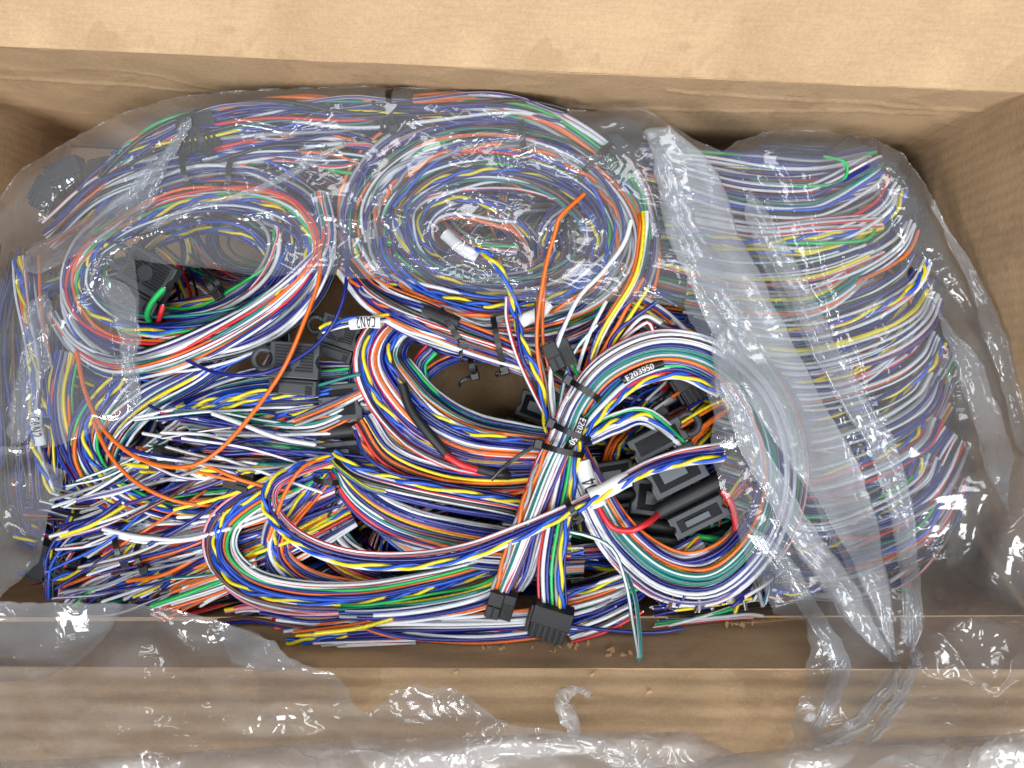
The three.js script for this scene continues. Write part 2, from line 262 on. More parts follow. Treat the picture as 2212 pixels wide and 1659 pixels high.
// cable tie round a bundle: band, ratchet head, tail
function cableTie(t, u, v, h, dir, half, thick = 0.006, tail = 0, side = 1, tailTurn = 0.4) {
  const c = at(u, v, h), a = dir * Math.PI / 180, S = new THREE.Vector3(Math.cos(a), 0, Math.sin(a)), T = new THREE.Vector3(-Math.sin(a), 0, Math.cos(a)), A = half * PX + 0.002, B = thick + 0.002, w = 0.0017;
  const g = gridGeo(36, 4, (s, q) => { const th = s * Math.PI * 2, k = [0, 0, 1, 1, 0][Math.round(q * 4)], e = [-1, 1, 1, -1, -1][Math.round(q * 4)], o = k * 0.0009;
    const p = c.clone().addScaledVector(S, Math.cos(th) * (A + o)).addScaledVector(T, e * w); p.y += Math.sin(th) * (B + o); return { p, uv: [s * 4, q] }; });
  const tie = part(t, 'cable_tie', g.toNonIndexed(), mBlackGloss); tie.geometry.computeVertexNormals();
  const hd = new RoundedBoxGeometry(0.0055, 0.0048, 0.0058, 2, 0.0008); hd.rotateY(-a); const hp = c.clone().addScaledVector(S, side * (A + 0.0005)); hp.y += B * 0.35; hd.translate(hp.x, hp.y, hp.z); part(tie, 'tie_head', hd, mBlackGloss);
  if (tail) { const b = a + (side > 0 ? 0 : Math.PI) + tailTurn, D = new THREE.Vector3(Math.cos(b), 0, Math.sin(b)), E = new THREE.Vector3(-D.z, 0, D.x); const Lt = tail * PX;
    const tg = gridGeo(14, 4, (s, q) => { const k = Math.round(q * 4), e = [-1, 1, 1, -1, -1][k], y = [0, 0, 1, 1, 0][k]; const p = hp.clone().addScaledVector(D, s * Lt).addScaledVector(E, e * 0.0014 * (1 - 0.35 * s) + Math.sin(s * 2.2) * 0.004); p.y += y * 0.0009 + 0.003 * Math.sin(s * 3) ; return { p, uv: [s, q] }; });
    part(tie, 'tie_tail', tg, mBlackGloss); }
}
// printed shrink sleeve along points
function sleeve(t, name, ctrl, r, mat, flat = 0.8) {
  const curve = new THREE.CatmullRomCurve3(ctrl.map((c) => at(c[0], c[1], c[2]))), n = 24, m = 20, S = new THREE.Vector3(), U = new THREE.Vector3(), T = new THREE.Vector3();
  const g = gridGeo(n, m, (s, q) => { const p = curve.getPoint(s); curve.getTangent(Math.min(0.999, s), T); S.set(-T.z, 0, T.x).normalize(); U.crossVectors(T, S); if (U.y < 0) U.negate(); const a = q * Math.PI * 2 + Math.PI / 2, k = 1 + 0.05 * Math.sin(s * 9 + q * 4);
    return { p: p.addScaledVector(S, -Math.sin(a - Math.PI / 2) * r * k * (q === 1 ? 1 : 1)).addScaledVector(U, -Math.cos(a - Math.PI / 2) * r * flat * k), uv: [s, 1 - q] }; });
  const x = part(t, name, g, mat); mat.side = THREE.DoubleSide; return x;
}
const textMat = (bg, fg, str, px, rough = 0.35, x = 30) => new THREE.MeshStandardMaterial({ roughness: rough, map: canvasTex(512, 256, (g, w, h) => { g.fillStyle = bg; g.fillRect(0, 0, w, h); g.fillStyle = fg; g.font = `bold ${px}px sans-serif`; g.fillText(str, x, h / 2 + px * 0.36); }) });
const mWhiteSleeve = new THREE.MeshStandardMaterial({ color: 0xe9ebec, roughness: 0.35 });

// black blade-fuse holder; built flat, then turned and laid on the wires
function fuseHolder(u, v, h, turn, s, kind, label, o = {}) {
  const c = at(u, v, h), t = thing('fuse_holder', label, 'fuse holder', c, 'black fuse holders among the wires');
  const add = (p, name, g, m) => { g.scale(s, s, s); const x = new THREE.Mesh(g, m); x.name = name; x.castShadow = x.receiveShadow = true; p.add(x); return x; };
  const rb = (w, hh, d, x, y, z, r = 0.0012) => { const g = new RoundedBoxGeometry(w, hh, d, 2, r); g.translate(x, y, z); return g; };
  const plate = (w, d, y, th, z0) => { const sh = new THREE.Shape(), a = w / 2, b = d / 2; sh.moveTo(-a, -b); sh.lineTo(a, -b); sh.lineTo(a, -b * 0.45); sh.quadraticCurveTo(a - 0.002, -b * 0.2, a - 0.002, 0); sh.quadraticCurveTo(a - 0.002, b * 0.2, a, b * 0.45); sh.lineTo(a, b); sh.lineTo(-a, b); sh.lineTo(-a, b * 0.45); sh.quadraticCurveTo(-a + 0.002, b * 0.2, -a + 0.002, 0); sh.quadraticCurveTo(-a + 0.002, -b * 0.2, -a, -b * 0.45); sh.closePath();
    const g = new THREE.ExtrudeGeometry(sh, { depth: th, bevelEnabled: true, bevelSize: 0.0007, bevelThickness: 0.0007, bevelSegments: 2 }); g.rotateX(-Math.PI / 2); g.translate(0, y, z0); return g; };
  if (kind === 'ribbed') {
    add(t, 'cap', plate(0.030, 0.021, 0, 0.006, -0.004), mGrey);
    for (let k = 0; k < 9; k++) for (const sd of [-1, 1]) add(t, 'rib', rb(k > 2 && k < 7 ? 0.0075 : 0.0115, 0.0012, 0.0011, sd * (k > 2 && k < 7 ? 0.0085 : 0.0065), 0.0072, -0.0125 + k * 0.0019, 0.0004), mBlack);
    const d = new THREE.CylinderGeometry(0.0048, 0.0048, 0.0014, 28); d.translate(0, 0.0073, -0.004); add(t, 'disc', d, mGrey);
    add(t, 'base', rb(0.0305, 0.009, 0.010, 0, 0.0025, 0.0128), mGrey); add(t, 'seam', rb(0.0262, 0.001, 0.0012, 0, 0.0074, 0.0102, 0.0004), mBlack);
    for (const sd of [-1, 1]) for (let k = 0; k < 4; k++) add(t, 'rib', rb(0.0042, 0.001, 0.0009, sd * 0.0105, 0.0074, 0.0124 + k * 0.0014, 0.0003), mBlack);
    const hk = new THREE.TorusGeometry(0.0062, 0.0021, 10, 28, Math.PI * 1.55); hk.rotateX(Math.PI / 2); hk.rotateY(-0.6); hk.translate(-0.0205, 0.003, -0.0035); add(t, 'strap_loop', hk, mGrey);
  } else {
    const half = (z0, d, w) => { const b = add(t, 'shell_half', plate(w, d, 0, 0.008, z0), mGrey); add(b, 'grip_panel', rb(w - 0.006, 0.0016, d - 0.0045, 0, 0.0084, z0, 0.0005), mDots); add(b, 'name_plate', rb((w - 0.006) * 0.58, 0.0012, (d - 0.0045) * 0.5, -0.001, 0.0098, z0, 0.0004), mPlate); };
    half(-0.0135, 0.020, 0.031); half(0.0155, 0.0115, 0.031);
    const b = new THREE.CylinderGeometry(0.0044, 0.0044, 0.039, 20); b.rotateZ(Math.PI / 2); b.translate(0, 0.0055, 0.0032); add(t, 'barrel', b, mBlack);
    if (o.top) { const z = -0.0325; add(t, 'hinge_half', plate(0.031, 0.0125, -0.003, 0.008, z), mGrey); add(t, 'grip_panel', rb(0.025, 0.0014, 0.0085, 0, 0.0056, z, 0.0005), mDots); const hk = new THREE.TorusGeometry(0.0058, 0.0021, 10, 26); hk.rotateX(Math.PI / 2); hk.translate(0.019, 0.0, -0.032); add(t, 'strap_loop', hk, mGrey); }
  }
  t.rotation.set(o.rx ?? 0, turn * Math.PI / 180, o.rz ?? 0, 'YXZ');
  return t;
}
const lead = (t, pts, style, r) => { const inv = t.matrixWorld; t.updateMatrixWorld(); const m = t.matrixWorld.clone().invert(); const cv = new THREE.CatmullRomCurve3(pts.map((p) => at(...p))), L = cv.getLength(); const g = tube(cv.getSpacedPoints(Math.ceil(L / 0.004)), r, 1, 0); g.applyMatrix4(m); const x = new THREE.Mesh(g, STY[style]); x.name = 'lead'; x.castShadow = true; t.add(x); };

// crimp connector housings, parts of a harness
function housing(t, u, v, h, turn, kind, tilt = 0) {
  const G = [], rb = (w, hh, d, x, y, z, r = 0.0006) => { const g = new RoundedBoxGeometry(w, hh, d, 1, r); g.translate(x, y, z); G.push(g); };
  if (kind === 'wide') {
    rb(0.023, 0.0105, 0.0115, 0, 0, -0.0055); rb(0.0215, 0.0085, 0.011, 0, -0.0012, 0.0045);
    for (let k = 0; k < 6; k++) rb(0.0021, 0.0022, 0.0098, -0.0084 + k * 0.0034, 0.0034, 0.0050, 0.0003);
    rb(0.0022, 0.0095, 0.017, -0.0122, -0.001, -0.001); rb(0.018, 0.0012, 0.0012, 0, 0.0052, -0.0105, 0.0003);
  } else { rb(0.0085, 0.0078, 0.0165, -0.0035, 0.0016, 0); rb(0.0078, 0.0068, 0.0165, 0.0040, 0, 0.0005); rb(0.0035, 0.0015, 0.0075, -0.0056, 0.0058, 0.0042, 0.0003); rb(0.0035, 0.0015, 0.0075, -0.0014, 0.0058, 0.0042, 0.0003); for (let k = 0; k < 4; k++) rb(0.0006, 0.0012, 0.010, 0.0018 + k * 0.0017, 0.0036, 0.003, 0.0002); }
  const g = mergeGeometries(G); g.rotateX(tilt); g.rotateY(turn * Math.PI / 180); const c = at(u, v, h); g.translate(c.x, c.y, c.z); part(t, 'connector', g, mBlack);
}
const P0 = (u, v, h = 0.1) => at(u, v, h);
const TANGLE = 'wire harnesses heaped in the carton';
const harness = (u, v, label) => thing('wire_harness', label, 'wire harness', P0(u, v, 0.12), TANGLE);
console.log('helpers ready');

// ---------------------------------------------------------------- deep tangle: harness runs that fill the carton under the top layer
{
  RAD = 5; const R = rng(4242), pal = 'wWnnnnNNNNNNbyotegrppkkkkxxxxxxxxRPBE';  // palette weighted dark: shade of the deep gaps put into wire colour
  const zones = [[150, 1080, 'tangle of wires deep under the cut ends beside the bag'], [420, 700, 'tangle of wires deep under the ribbed fuse holder'], [640, 1080, 'tangle of wires deep under the looped teal wire'], [640, 330, 'tangle of wires deep at the back wall under the film'], [1080, 430, 'tangle of wires deep inside the ring coil under the film'], [1330, 620, 'tangle of wires deep behind the splayed white and orange ends'],
    [1480, 950, 'tangle of wires deep around the stacked fuse holders'], [1250, 1220, 'tangle of wires deep under the two crimp connectors'], [1700, 700, 'tangle of wires deep under the stacked coils'], [1780, 1050, 'tangle of wires deep under the folded film pleats'], [880, 1270, 'tangle of wires deep at the front wall'], [330, 1265, 'tangle of wires deep below the slanting corner sheaf'], [1500, 1230, 'tangle of wires deep below the crossed loop at the cut board edge']];
  const hole = (u, v) => Math.hypot((u - 1045) / 150, (v - 840) / 95) < 1;
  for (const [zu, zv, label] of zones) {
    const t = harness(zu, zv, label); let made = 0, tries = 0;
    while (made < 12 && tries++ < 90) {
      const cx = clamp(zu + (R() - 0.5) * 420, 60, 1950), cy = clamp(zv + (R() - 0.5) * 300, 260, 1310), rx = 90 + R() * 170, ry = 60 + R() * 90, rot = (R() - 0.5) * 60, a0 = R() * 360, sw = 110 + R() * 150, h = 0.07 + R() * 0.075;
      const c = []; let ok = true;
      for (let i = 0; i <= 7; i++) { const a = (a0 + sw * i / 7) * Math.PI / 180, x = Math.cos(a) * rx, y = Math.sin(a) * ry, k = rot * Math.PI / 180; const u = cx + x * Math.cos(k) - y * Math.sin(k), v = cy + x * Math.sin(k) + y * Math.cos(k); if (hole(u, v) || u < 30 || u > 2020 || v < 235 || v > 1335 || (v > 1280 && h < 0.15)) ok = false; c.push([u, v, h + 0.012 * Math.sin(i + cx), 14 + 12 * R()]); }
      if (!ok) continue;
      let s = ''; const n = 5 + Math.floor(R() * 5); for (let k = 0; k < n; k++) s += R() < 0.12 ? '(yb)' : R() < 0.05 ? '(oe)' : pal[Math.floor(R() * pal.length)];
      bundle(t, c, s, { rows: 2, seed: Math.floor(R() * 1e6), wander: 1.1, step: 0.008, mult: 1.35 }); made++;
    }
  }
}
RAD = 6;
{ const t = harness(90, 900, 'added dark wires standing in for shade along the carton wall under the crumpled film');  // dark colours stand in for shadow low along the wall and front corner
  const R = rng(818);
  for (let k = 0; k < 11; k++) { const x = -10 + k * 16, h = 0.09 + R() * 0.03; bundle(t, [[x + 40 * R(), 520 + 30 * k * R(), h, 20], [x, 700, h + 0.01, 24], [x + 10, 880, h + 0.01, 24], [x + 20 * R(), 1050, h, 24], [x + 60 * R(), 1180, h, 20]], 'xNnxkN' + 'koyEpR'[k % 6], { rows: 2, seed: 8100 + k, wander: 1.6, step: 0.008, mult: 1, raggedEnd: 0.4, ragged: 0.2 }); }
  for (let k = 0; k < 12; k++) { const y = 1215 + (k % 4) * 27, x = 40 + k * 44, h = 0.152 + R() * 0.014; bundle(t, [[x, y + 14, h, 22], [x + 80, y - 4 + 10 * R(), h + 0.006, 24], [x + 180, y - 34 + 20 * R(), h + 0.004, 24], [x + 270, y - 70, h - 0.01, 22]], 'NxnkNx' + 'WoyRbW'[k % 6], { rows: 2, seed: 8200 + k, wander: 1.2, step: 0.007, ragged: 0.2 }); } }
console.log('tangle', wires);

// ---------------------------------------------------------------- coils under the film at the back
{
  const t = harness(420, 570, 'wide coil of white and orange wires looping out from film over a buried fuse holder');
  coil(t, 425, 575, 268, 165, -14, 0.183, 46, 'wWooenpTgRWnNkt(yb)xBNnNo', { a0: -140, a1: 245, rows: 2, seed: 31, wander: 0.75, tx: 0.002, lift: 0.006 });
  coil(t, 410, 560, 225, 140, -18, 0.168, 40, 'RoNNpteW(yb)nkNng', { a0: -60, a1: 290, rows: 2, seed: 32, wander: 1.1, lift: 0.006 });
  bundle(t, [[690, 420, 0.184, 18], [705, 520, 0.187, 18], [660, 590, 0.187, 22], [580, 660, 0.187, 30], [470, 725, 0.188, 34], [360, 772, 0.187, 34], [250, 790, 0.184, 26], [170, 750, 0.18, 18], [120, 680, 0.176, 14]], 'WtwrPwWoepT', { rows: 1, seed: 33, wander: 0.18 });
  cableTie(t, 462, 616, 0.186, 60, 18, 0.005); cableTie(t, 410, 372, 0.184, 80, 30, 0.006, 30, -1); cableTie(t, 505, 375, 0.184, 95, 24, 0.005);
}
{
  const t = harness(1080, 520, 'round coil under the film with green, white and orange wires and an open middle');
  coil(t, 1075, 505, 292, 205, 6, 0.182, 52, 'WWwgonNpRPOeTtkb(yb)(oe)wNrixNn', { a0: -200, a1: 178, rows: 2, seed: 41, wander: 0.6, lift: 0.006 });
  coil(t, 1075, 500, 225, 138, 8, 0.17, 40, '(yb)RWoNpekngNtR(yb)n', { a0: 20, a1: 380, rows: 2, seed: 42, wander: 1.0, lift: 0.006 });
  coil(t, 1060, 520, 150, 90, 12, 0.155, 34, '(yb)NNnWokpNxxe', { a0: -30, a1: 300, rows: 2, seed: 43, wander: 1.4, ends: 3 });
  // lower run, clear of the film
  bundle(t, [[745, 575, 0.188, 26], [800, 640, 0.191, 30], [890, 692, 0.193, 34], [985, 728, 0.193, 33], [1085, 762, 0.192, 28], [1175, 800, 0.19, 24], [1250, 850, 0.18, 24]], 'goTteoyoKNWkw(oe)RynGp', { rows: 2, seed: 44, wander: 0.5, shuffle: true });
  bundle(t, [[740, 580, 0.186, 16], [840, 640, 0.19, 18], [930, 672, 0.192, 16], [1040, 720, 0.188, 16], [1180, 735, 0.184, 18], [1300, 690, 0.178, 20], [1380, 620, 0.17, 20]], 'RNNPwnWxBp', { rows: 2, seed: 45, wander: 0.4 });
  bundle(t, [[800, 610, 0.184, 20], [930, 640, 0.183, 24], [1080, 670, 0.181, 26], [1230, 640, 0.18, 26], [1340, 560, 0.178, 26]], 'NNnokyWTe(yb)Nn', { rows: 2, seed: 46, wander: 0.5 });
  coil(t, 1080, 560, 300, 195, 0, 0.176, 22, 'NNnyeEkoW', { a0: 20, a1: 150, rows: 2, seed: 47, wander: 0.5 });
  cableTie(t, 978, 706, 0.191, 58, 38, 0.007, 34, 1, 0.2); cableTie(t, 1078, 742, 0.19, 78, 50, 0.006, 16, 1); cableTie(t, 1022, 790, 0.176, 78, 14, 0.005, 40, 1, 0.9);
  sleeve(t, 'heat_shrink', [[915, 672, 0.1955], [965, 690, 0.197], [990, 700, 0.1965]], 0.0042, mBlack);
  cableTie(t, 1130, 300, 0.186, 85, 30, 0.006); cableTie(t, 1290, 345, 0.184, 135, 40, 0.006);
}
{
  const t = harness(700, 280, 'long row of wires lying against the back wall under the film');
  bundle(t, [[180, 420, 0.165, 30], [300, 330, 0.178, 34], [430, 280, 0.184, 34], [600, 250, 0.187, 34], [760, 250, 0.187, 30], [900, 240, 0.187, 26], [1100, 235, 0.186, 24], [1240, 270, 0.184, 22]], 'WWwoNNnpkTyeNrNnOgNnxx', { rows: 2, seed: 51, lift: 0.006, wander: 1.3, ragged: 0.25, raggedEnd: 0.3, ends: 3 });
  bundle(t, [[110, 520, 0.16, 34], [240, 420, 0.175, 34], [420, 360, 0.18, 30], [560, 330, 0.182, 34], [700, 320, 0.182, 40], [820, 330, 0.182, 40]], 'WwRoNneKyTpNoBgrNn', { rows: 2, seed: 52, lift: 0.006, wander: 1.3, raggedEnd: 0.3, ends: 2 });
  bundle(t, [[330, 420, 0.17, 24], [440, 300, 0.18, 24], [560, 240, 0.187, 20], [680, 225, 0.188, 16], [790, 250, 0.187, 16]], 'WweopgR', { rows: 2, seed: 53, lift: 0.006, wander: 1.3, raggedEnd: 0.3 });
  bundle(t, [[820, 240, 0.185, 24], [980, 225, 0.186, 26], [1140, 240, 0.186, 26], [1260, 300, 0.184, 26], [1370, 400, 0.182, 26], [1400, 520, 0.182, 24]], 'NpWoWewtGKyrW', { rows: 2, seed: 54, wander: 0.5 });
  bundle(t, [[60, 560, 0.155, 30], [70, 680, 0.165, 26], [90, 800, 0.17, 26], [110, 900, 0.17, 24]], '(yb)NWoRPe(yb)n', { rows: 2, seed: 55, wander: 0.6 });
  cableTie(t, 440, 285, 0.187, 70, 40, 0.008, 26, 1); cableTie(t, 850, 240, 0.19, 84, 34, 0.01);
  for (const [u, v, a, h] of [[436, 290, 15, .186], [855, 243, 5, .187], [1335, 350, -40, .183], [150, 385, 20, .158], [190, 400, 60, .155], [110, 430, -30, .15], [240, 380, 10, .16]]) housing(t, u, v, h, a, 'wide');
}
console.log('back coils', wires);

// ---------------------------------------------------------------- stacked coils on the other side, under the film
{
  const S = ['WwWRNNnbyoTgkepWnoX', 'nNNwWrotyePG(yb)WkBnR', 'WNnoTRkWpey(yb)NnwgE', 'NnWWwteokyRpBNn(yb)', 'WwNnroyTkegWPnN(oe)'].map((s) => s.replace('X', 'x'));
  const lab = ['hindmost coil of the stack, with a green end curling up', 'coil with fanned white ends below the green curled end in the stack', 'middle coil of the stack with teal and yellow ends', 'coil with purple and white runs in the stack, over the lowest pair', 'lowest coil of the stack sagging towards the front wall', 'loose coil under the pleats of the film between the stack and the fuse holders'];
  const T = lab.map((l, i) => harness(1600 + i * 10, 420 + i * 150, l));
  const run = (t, pts, s, o) => bundle(t, pts, s, { rows: 2, wander: 0.5, ...o });
  for (let k = 0; k < 4; k++) {
    const y = 400 + k * 120, h = 0.158 - k * 0.003;
    run(T[k], [[1420, y + 30, h - 0.006, 40], [1540, y + 48, h, 44], [1680, y + 62 - k * 3, h, 46], [1800, y + 50 - k * 9, h - 0.003, 44], [1900, y + 12 - k * 18, h - 0.009, 36]], S[(k + 3) % 5], { seed: 760 + k, raggedEnd: 0.15, ends: 2, wander: 0.5, lift: 0.006 });
    run(T[k], [[1400, y - 30, h, 30], [1500, y - 8, h + 0.006, 34], [1620, y + 14, h + 0.008, 36], [1740, y + 20 - k * 4, h + 0.006, 38], [1850, y - k * 10, h, 36], [1920, y - 22 - k * 16, h - 0.006, 28]], S[k], { seed: 60 + k, raggedEnd: 0.14, ends: 2, rows: 2, wander: 0.4 });
    run(T[k], [[1380, y - 60, h - 0.01, 30], [1500, y - 50, h - 0.004, 34], [1640, y - 36, h, 36], [1760, y - 30, h, 30], [1850, y - 44, h - 0.004, 30], [1900, y - 60, h - 0.01, 24]], S[(k + 2) % 5], { seed: 70 + k, raggedEnd: 0.18, ends: 2, rows: 2 });
  }
  // top arcs of the stacked coils, round ends turning up along the carton side
  for (let k = 0; k < 9; k++) { const y = 412 + k * 88, h = 0.172 - k * 0.0022, q = Math.min(1, k / 4), X = 1905 + q * 110; run(T[Math.min(4, k >> 1)], [[1470 + k * 12, y - 20, h - 0.004, 30], [1600 + k * 10, y + 14, h, 34], [1730 + k * 6, y + 22, h + 0.001, 36], [X - 110, y + 4 - q * 24, h, 36], [X - 30, y - 40 - q * 30, h - 0.004, 32], [X - (k ? 0 : 12), y - 84 - q * 40 + (k ? 0 : 34), h - 0.012, 26]], ['WwRWt', 'WNyWE', 'WTWoW', 'GWRnW', 'wWpWy', 'WoWRN', 'EWWTe', 'WrWEN', 'WENWg'][k] + (k % 2 ? '(yb)' : 'N'), { seed: 9300 + k, rows: 1, mult: 1.4, wander: 0.45, lift: 0.003 }); }
  run(T[3], [[1440, 740, 0.165, 20], [1560, 800, 0.165, 26], [1700, 835, 0.163, 30], [1840, 815, 0.16, 34], [1940, 740, 0.155, 34], [2000, 650, 0.148, 28]], 'WWNnpRrKWoNGey(yb)w', { seed: 80 });
  run(T[3], [[1480, 690, 0.16, 30], [1620, 740, 0.162, 36], [1760, 740, 0.16, 36], [1890, 690, 0.155, 36], [1990, 590, 0.148, 28]], 'NNnnNoTWyGpeRWN', { seed: 81 });
  run(T[4], [[1640, 900, 0.14, 20], [1740, 960, 0.145, 40], [1860, 955, 0.145, 52], [1970, 890, 0.142, 54], [2030, 800, 0.138, 40]], 'EeWoNn(yb)rTWx', { seed: 82, rows: 1, wander: 0.7 });
  run(T[4], [[1600, 1040, 0.135, 20], [1720, 1100, 0.14, 44], [1860, 1105, 0.14, 60], [1975, 1045, 0.138, 66], [2045, 930, 0.132, 50]], 'eEoNnrTWkNNxE', { seed: 83, rows: 1, wander: 0.8 });
  run(T[4], [[1560, 1200, 0.13, 24], [1700, 1220, 0.134, 40], [1850, 1205, 0.134, 56], [1985, 1140, 0.132, 60], [2060, 1020, 0.126, 44]], 'gRENnkoTWNNpe', { seed: 84, rows: 1, wander: 0.8 });
  for (let k = 0; k < 7; k++) { const y = 880 + k * 58, h = 0.128 - 0.002 * k; run(T[4], [[1590 - k * 6, y - 10, h, 34], [1720, y + 34, h + 0.004, 44], [1850, y + 26, h + 0.004, 50], [1960, y - 30, h, 50], [2040, y - 130, h - 0.006, 40]], 'NnWERoeNk' + 'TgyPrpW'[k] + (k % 2 ? '(yb)' : 'N'), { seed: 770 + k, wander: 0.6, lift: 0.006 }); }
  run(T[5], [[1560, 640, 0.17, 24], [1620, 760, 0.172, 26], [1690, 880, 0.172, 26], [1720, 1000, 0.17, 26], [1700, 1130, 0.166, 26], [1640, 1240, 0.16, 26]], 'NpoTEWRnN(yb)', { seed: 85 });
  // single curled ends
  run(T[0], [[1700, 405, 0.172, 4], [1790, 402, 0.174, 4], [1824, 385, 0.174, 4], [1822, 352, 0.174, 4], [1776, 340, 0.174, 4]], 'g', { seed: 90, rows: 1 });
  run(T[1], [[1500, 510, 0.17, 4], [1680, 525, 0.172, 4], [1850, 522, 0.172, 4], [1890, 495, 0.168, 4]], 'g', { seed: 91, rows: 1 });
  run(T[1], [[1440, 470, 0.17, 22], [1620, 500, 0.174, 24], [1760, 490, 0.174, 22], [1900, 482, 0.168, 20]], '(yb)WRW', { seed: 92, rows: 1, ends: 2 });
  run(T[2], [[1480, 640, 0.172, 30], [1650, 660, 0.174, 32], [1780, 640, 0.174, 30], [1890, 560, 0.166, 20]], 'WtoWyrWe', { seed: 93, rows: 1, ends: 2, raggedEnd: 0.2 });
  run(T[2], [[1440, 560, 0.172, 26], [1600, 590, 0.175, 28], [1750, 580, 0.175, 26], [1900, 530, 0.168, 20]], 'WTyKWN', { seed: 94, rows: 1, ends: 2, raggedEnd: 0.2 });
}
{ const t = harness(1880, 520, 'added black cables standing in for deep shadow at the end of the stacked coils');  // black cables and housings added to darken the shadowed end of the bag
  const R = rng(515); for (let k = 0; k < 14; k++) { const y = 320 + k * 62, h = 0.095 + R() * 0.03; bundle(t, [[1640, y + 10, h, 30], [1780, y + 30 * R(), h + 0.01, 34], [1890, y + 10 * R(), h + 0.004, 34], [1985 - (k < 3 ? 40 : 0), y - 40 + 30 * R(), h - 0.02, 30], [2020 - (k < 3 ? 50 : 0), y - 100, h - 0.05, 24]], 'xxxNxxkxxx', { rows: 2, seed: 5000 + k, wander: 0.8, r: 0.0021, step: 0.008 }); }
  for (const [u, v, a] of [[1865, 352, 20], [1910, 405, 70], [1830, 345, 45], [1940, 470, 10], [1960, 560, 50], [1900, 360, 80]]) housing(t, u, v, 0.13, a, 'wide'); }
console.log('stack', wires);

// ---------------------------------------------------------------- open middle of the heap
{ // left: arcs and cut ends
  const t = harness(430, 1060, 'bunch of wires with pale cut ends fanning out below the ribbed fuse holder');
  bundle(t, [[820, 990, 0.178, 26], [700, 978, 0.182, 30], [560, 965, 0.185, 40], [420, 945, 0.186, 54], [300, 915, 0.186, 66]], 'wWeEpWNKWeoTWnWpGWokWn', { rows: 2, seed: 101, wander: 0.9, raggedEnd: 0.45, ends: 2, lift: 0.004 });
  bundle(t, [[840, 1000, 0.18, 18], [700, 1002, 0.184, 18], [560, 1003, 0.187, 20], [400, 1000, 0.187, 30], [250, 985, 0.184, 34]], 'WwNnBWoy(yb)WRn', { rows: 2, seed: 102, wander: 0.7, raggedEnd: 0.4, ends: 2 });
  bundle(t, [[780, 880, 0.178, 16], [680, 920, 0.186, 20], [560, 915, 0.187, 26], [470, 895, 0.186, 26]], 'oOWWe', { rows: 1, seed: 103, wander: 0.7, ends: 2, raggedEnd: 0.3 });
  housing(t, 360, 990, 0.187, 85, 'small'); housing(t, 520, 1030, 0.186, 75, 'small');
}
{
  const t = harness(560, 880, 'two twisted yellow and blue pairs running below the ribbed fuse holder');
  bundle(t, [[800, 860, 0.176, 22], [690, 862, 0.183, 26], [560, 868, 0.186, 26], [460, 882, 0.187, 22], [390, 895, 0.186, 18]], '(yb)(yb)NnNP(yb)', { rows: 1, seed: 111, wander: 0.4 });
  bundle(t, [[830, 820, 0.17, 34], [700, 835, 0.174, 40], [560, 842, 0.176, 44], [440, 870, 0.174, 40], [330, 930, 0.17, 34]], 'NNkoRwWTKNoBnkWr', { rows: 2, seed: 112, wander: 0.6, raggedEnd: 0.2 });
  bundle(t, [[800, 890, 0.178, 20], [700, 888, 0.184, 22], [600, 905, 0.185, 30], [520, 930, 0.18, 30]], 'oNNWEk(yb)', { rows: 2, seed: 113, wander: 0.7, raggedEnd: 0.4, ends: 2 });
  bundle(t, [[780, 850, 0.184, 10], [720, 880, 0.188, 12], [660, 905, 0.188, 14], [610, 922, 0.186, 12]], 'WEow', { rows: 1, seed: 114, wander: 0.6, ends: 3, raggedEnd: 0.3 });
}
{
  const t = harness(300, 820, 'bundle of orange, navy and grey wires curving out from under the film');
  bundle(t, [[560, 700, 0.17, 20], [440, 800, 0.176, 26], [330, 860, 0.178, 34], [250, 930, 0.177, 38], [230, 1010, 0.174, 36], [290, 1075, 0.174, 30]], 'WNnPNTwGNoyWnpRe', { rows: 2, seed: 121, wander: 0.5 });
  bundle(t, [[300, 790, 0.18, 20], [240, 840, 0.184, 26], [185, 920, 0.184, 30], [190, 1000, 0.183, 32], [260, 1070, 0.182, 28], [380, 1115, 0.182, 26], [520, 1115, 0.181, 24], [650, 1085, 0.18, 22], [760, 1040, 0.176, 20]], 'WoyN(yb)NERWonNnOW', { rows: 2, seed: 122, wander: 0.45 });
  bundle(t, [[150, 760, 0.18, 22], [130, 860, 0.182, 24], [150, 970, 0.181, 26], [220, 1060, 0.18, 26], [320, 1120, 0.18, 24]], 'R(yb)WNoNeyP', { rows: 2, seed: 123, wander: 0.5 });
}
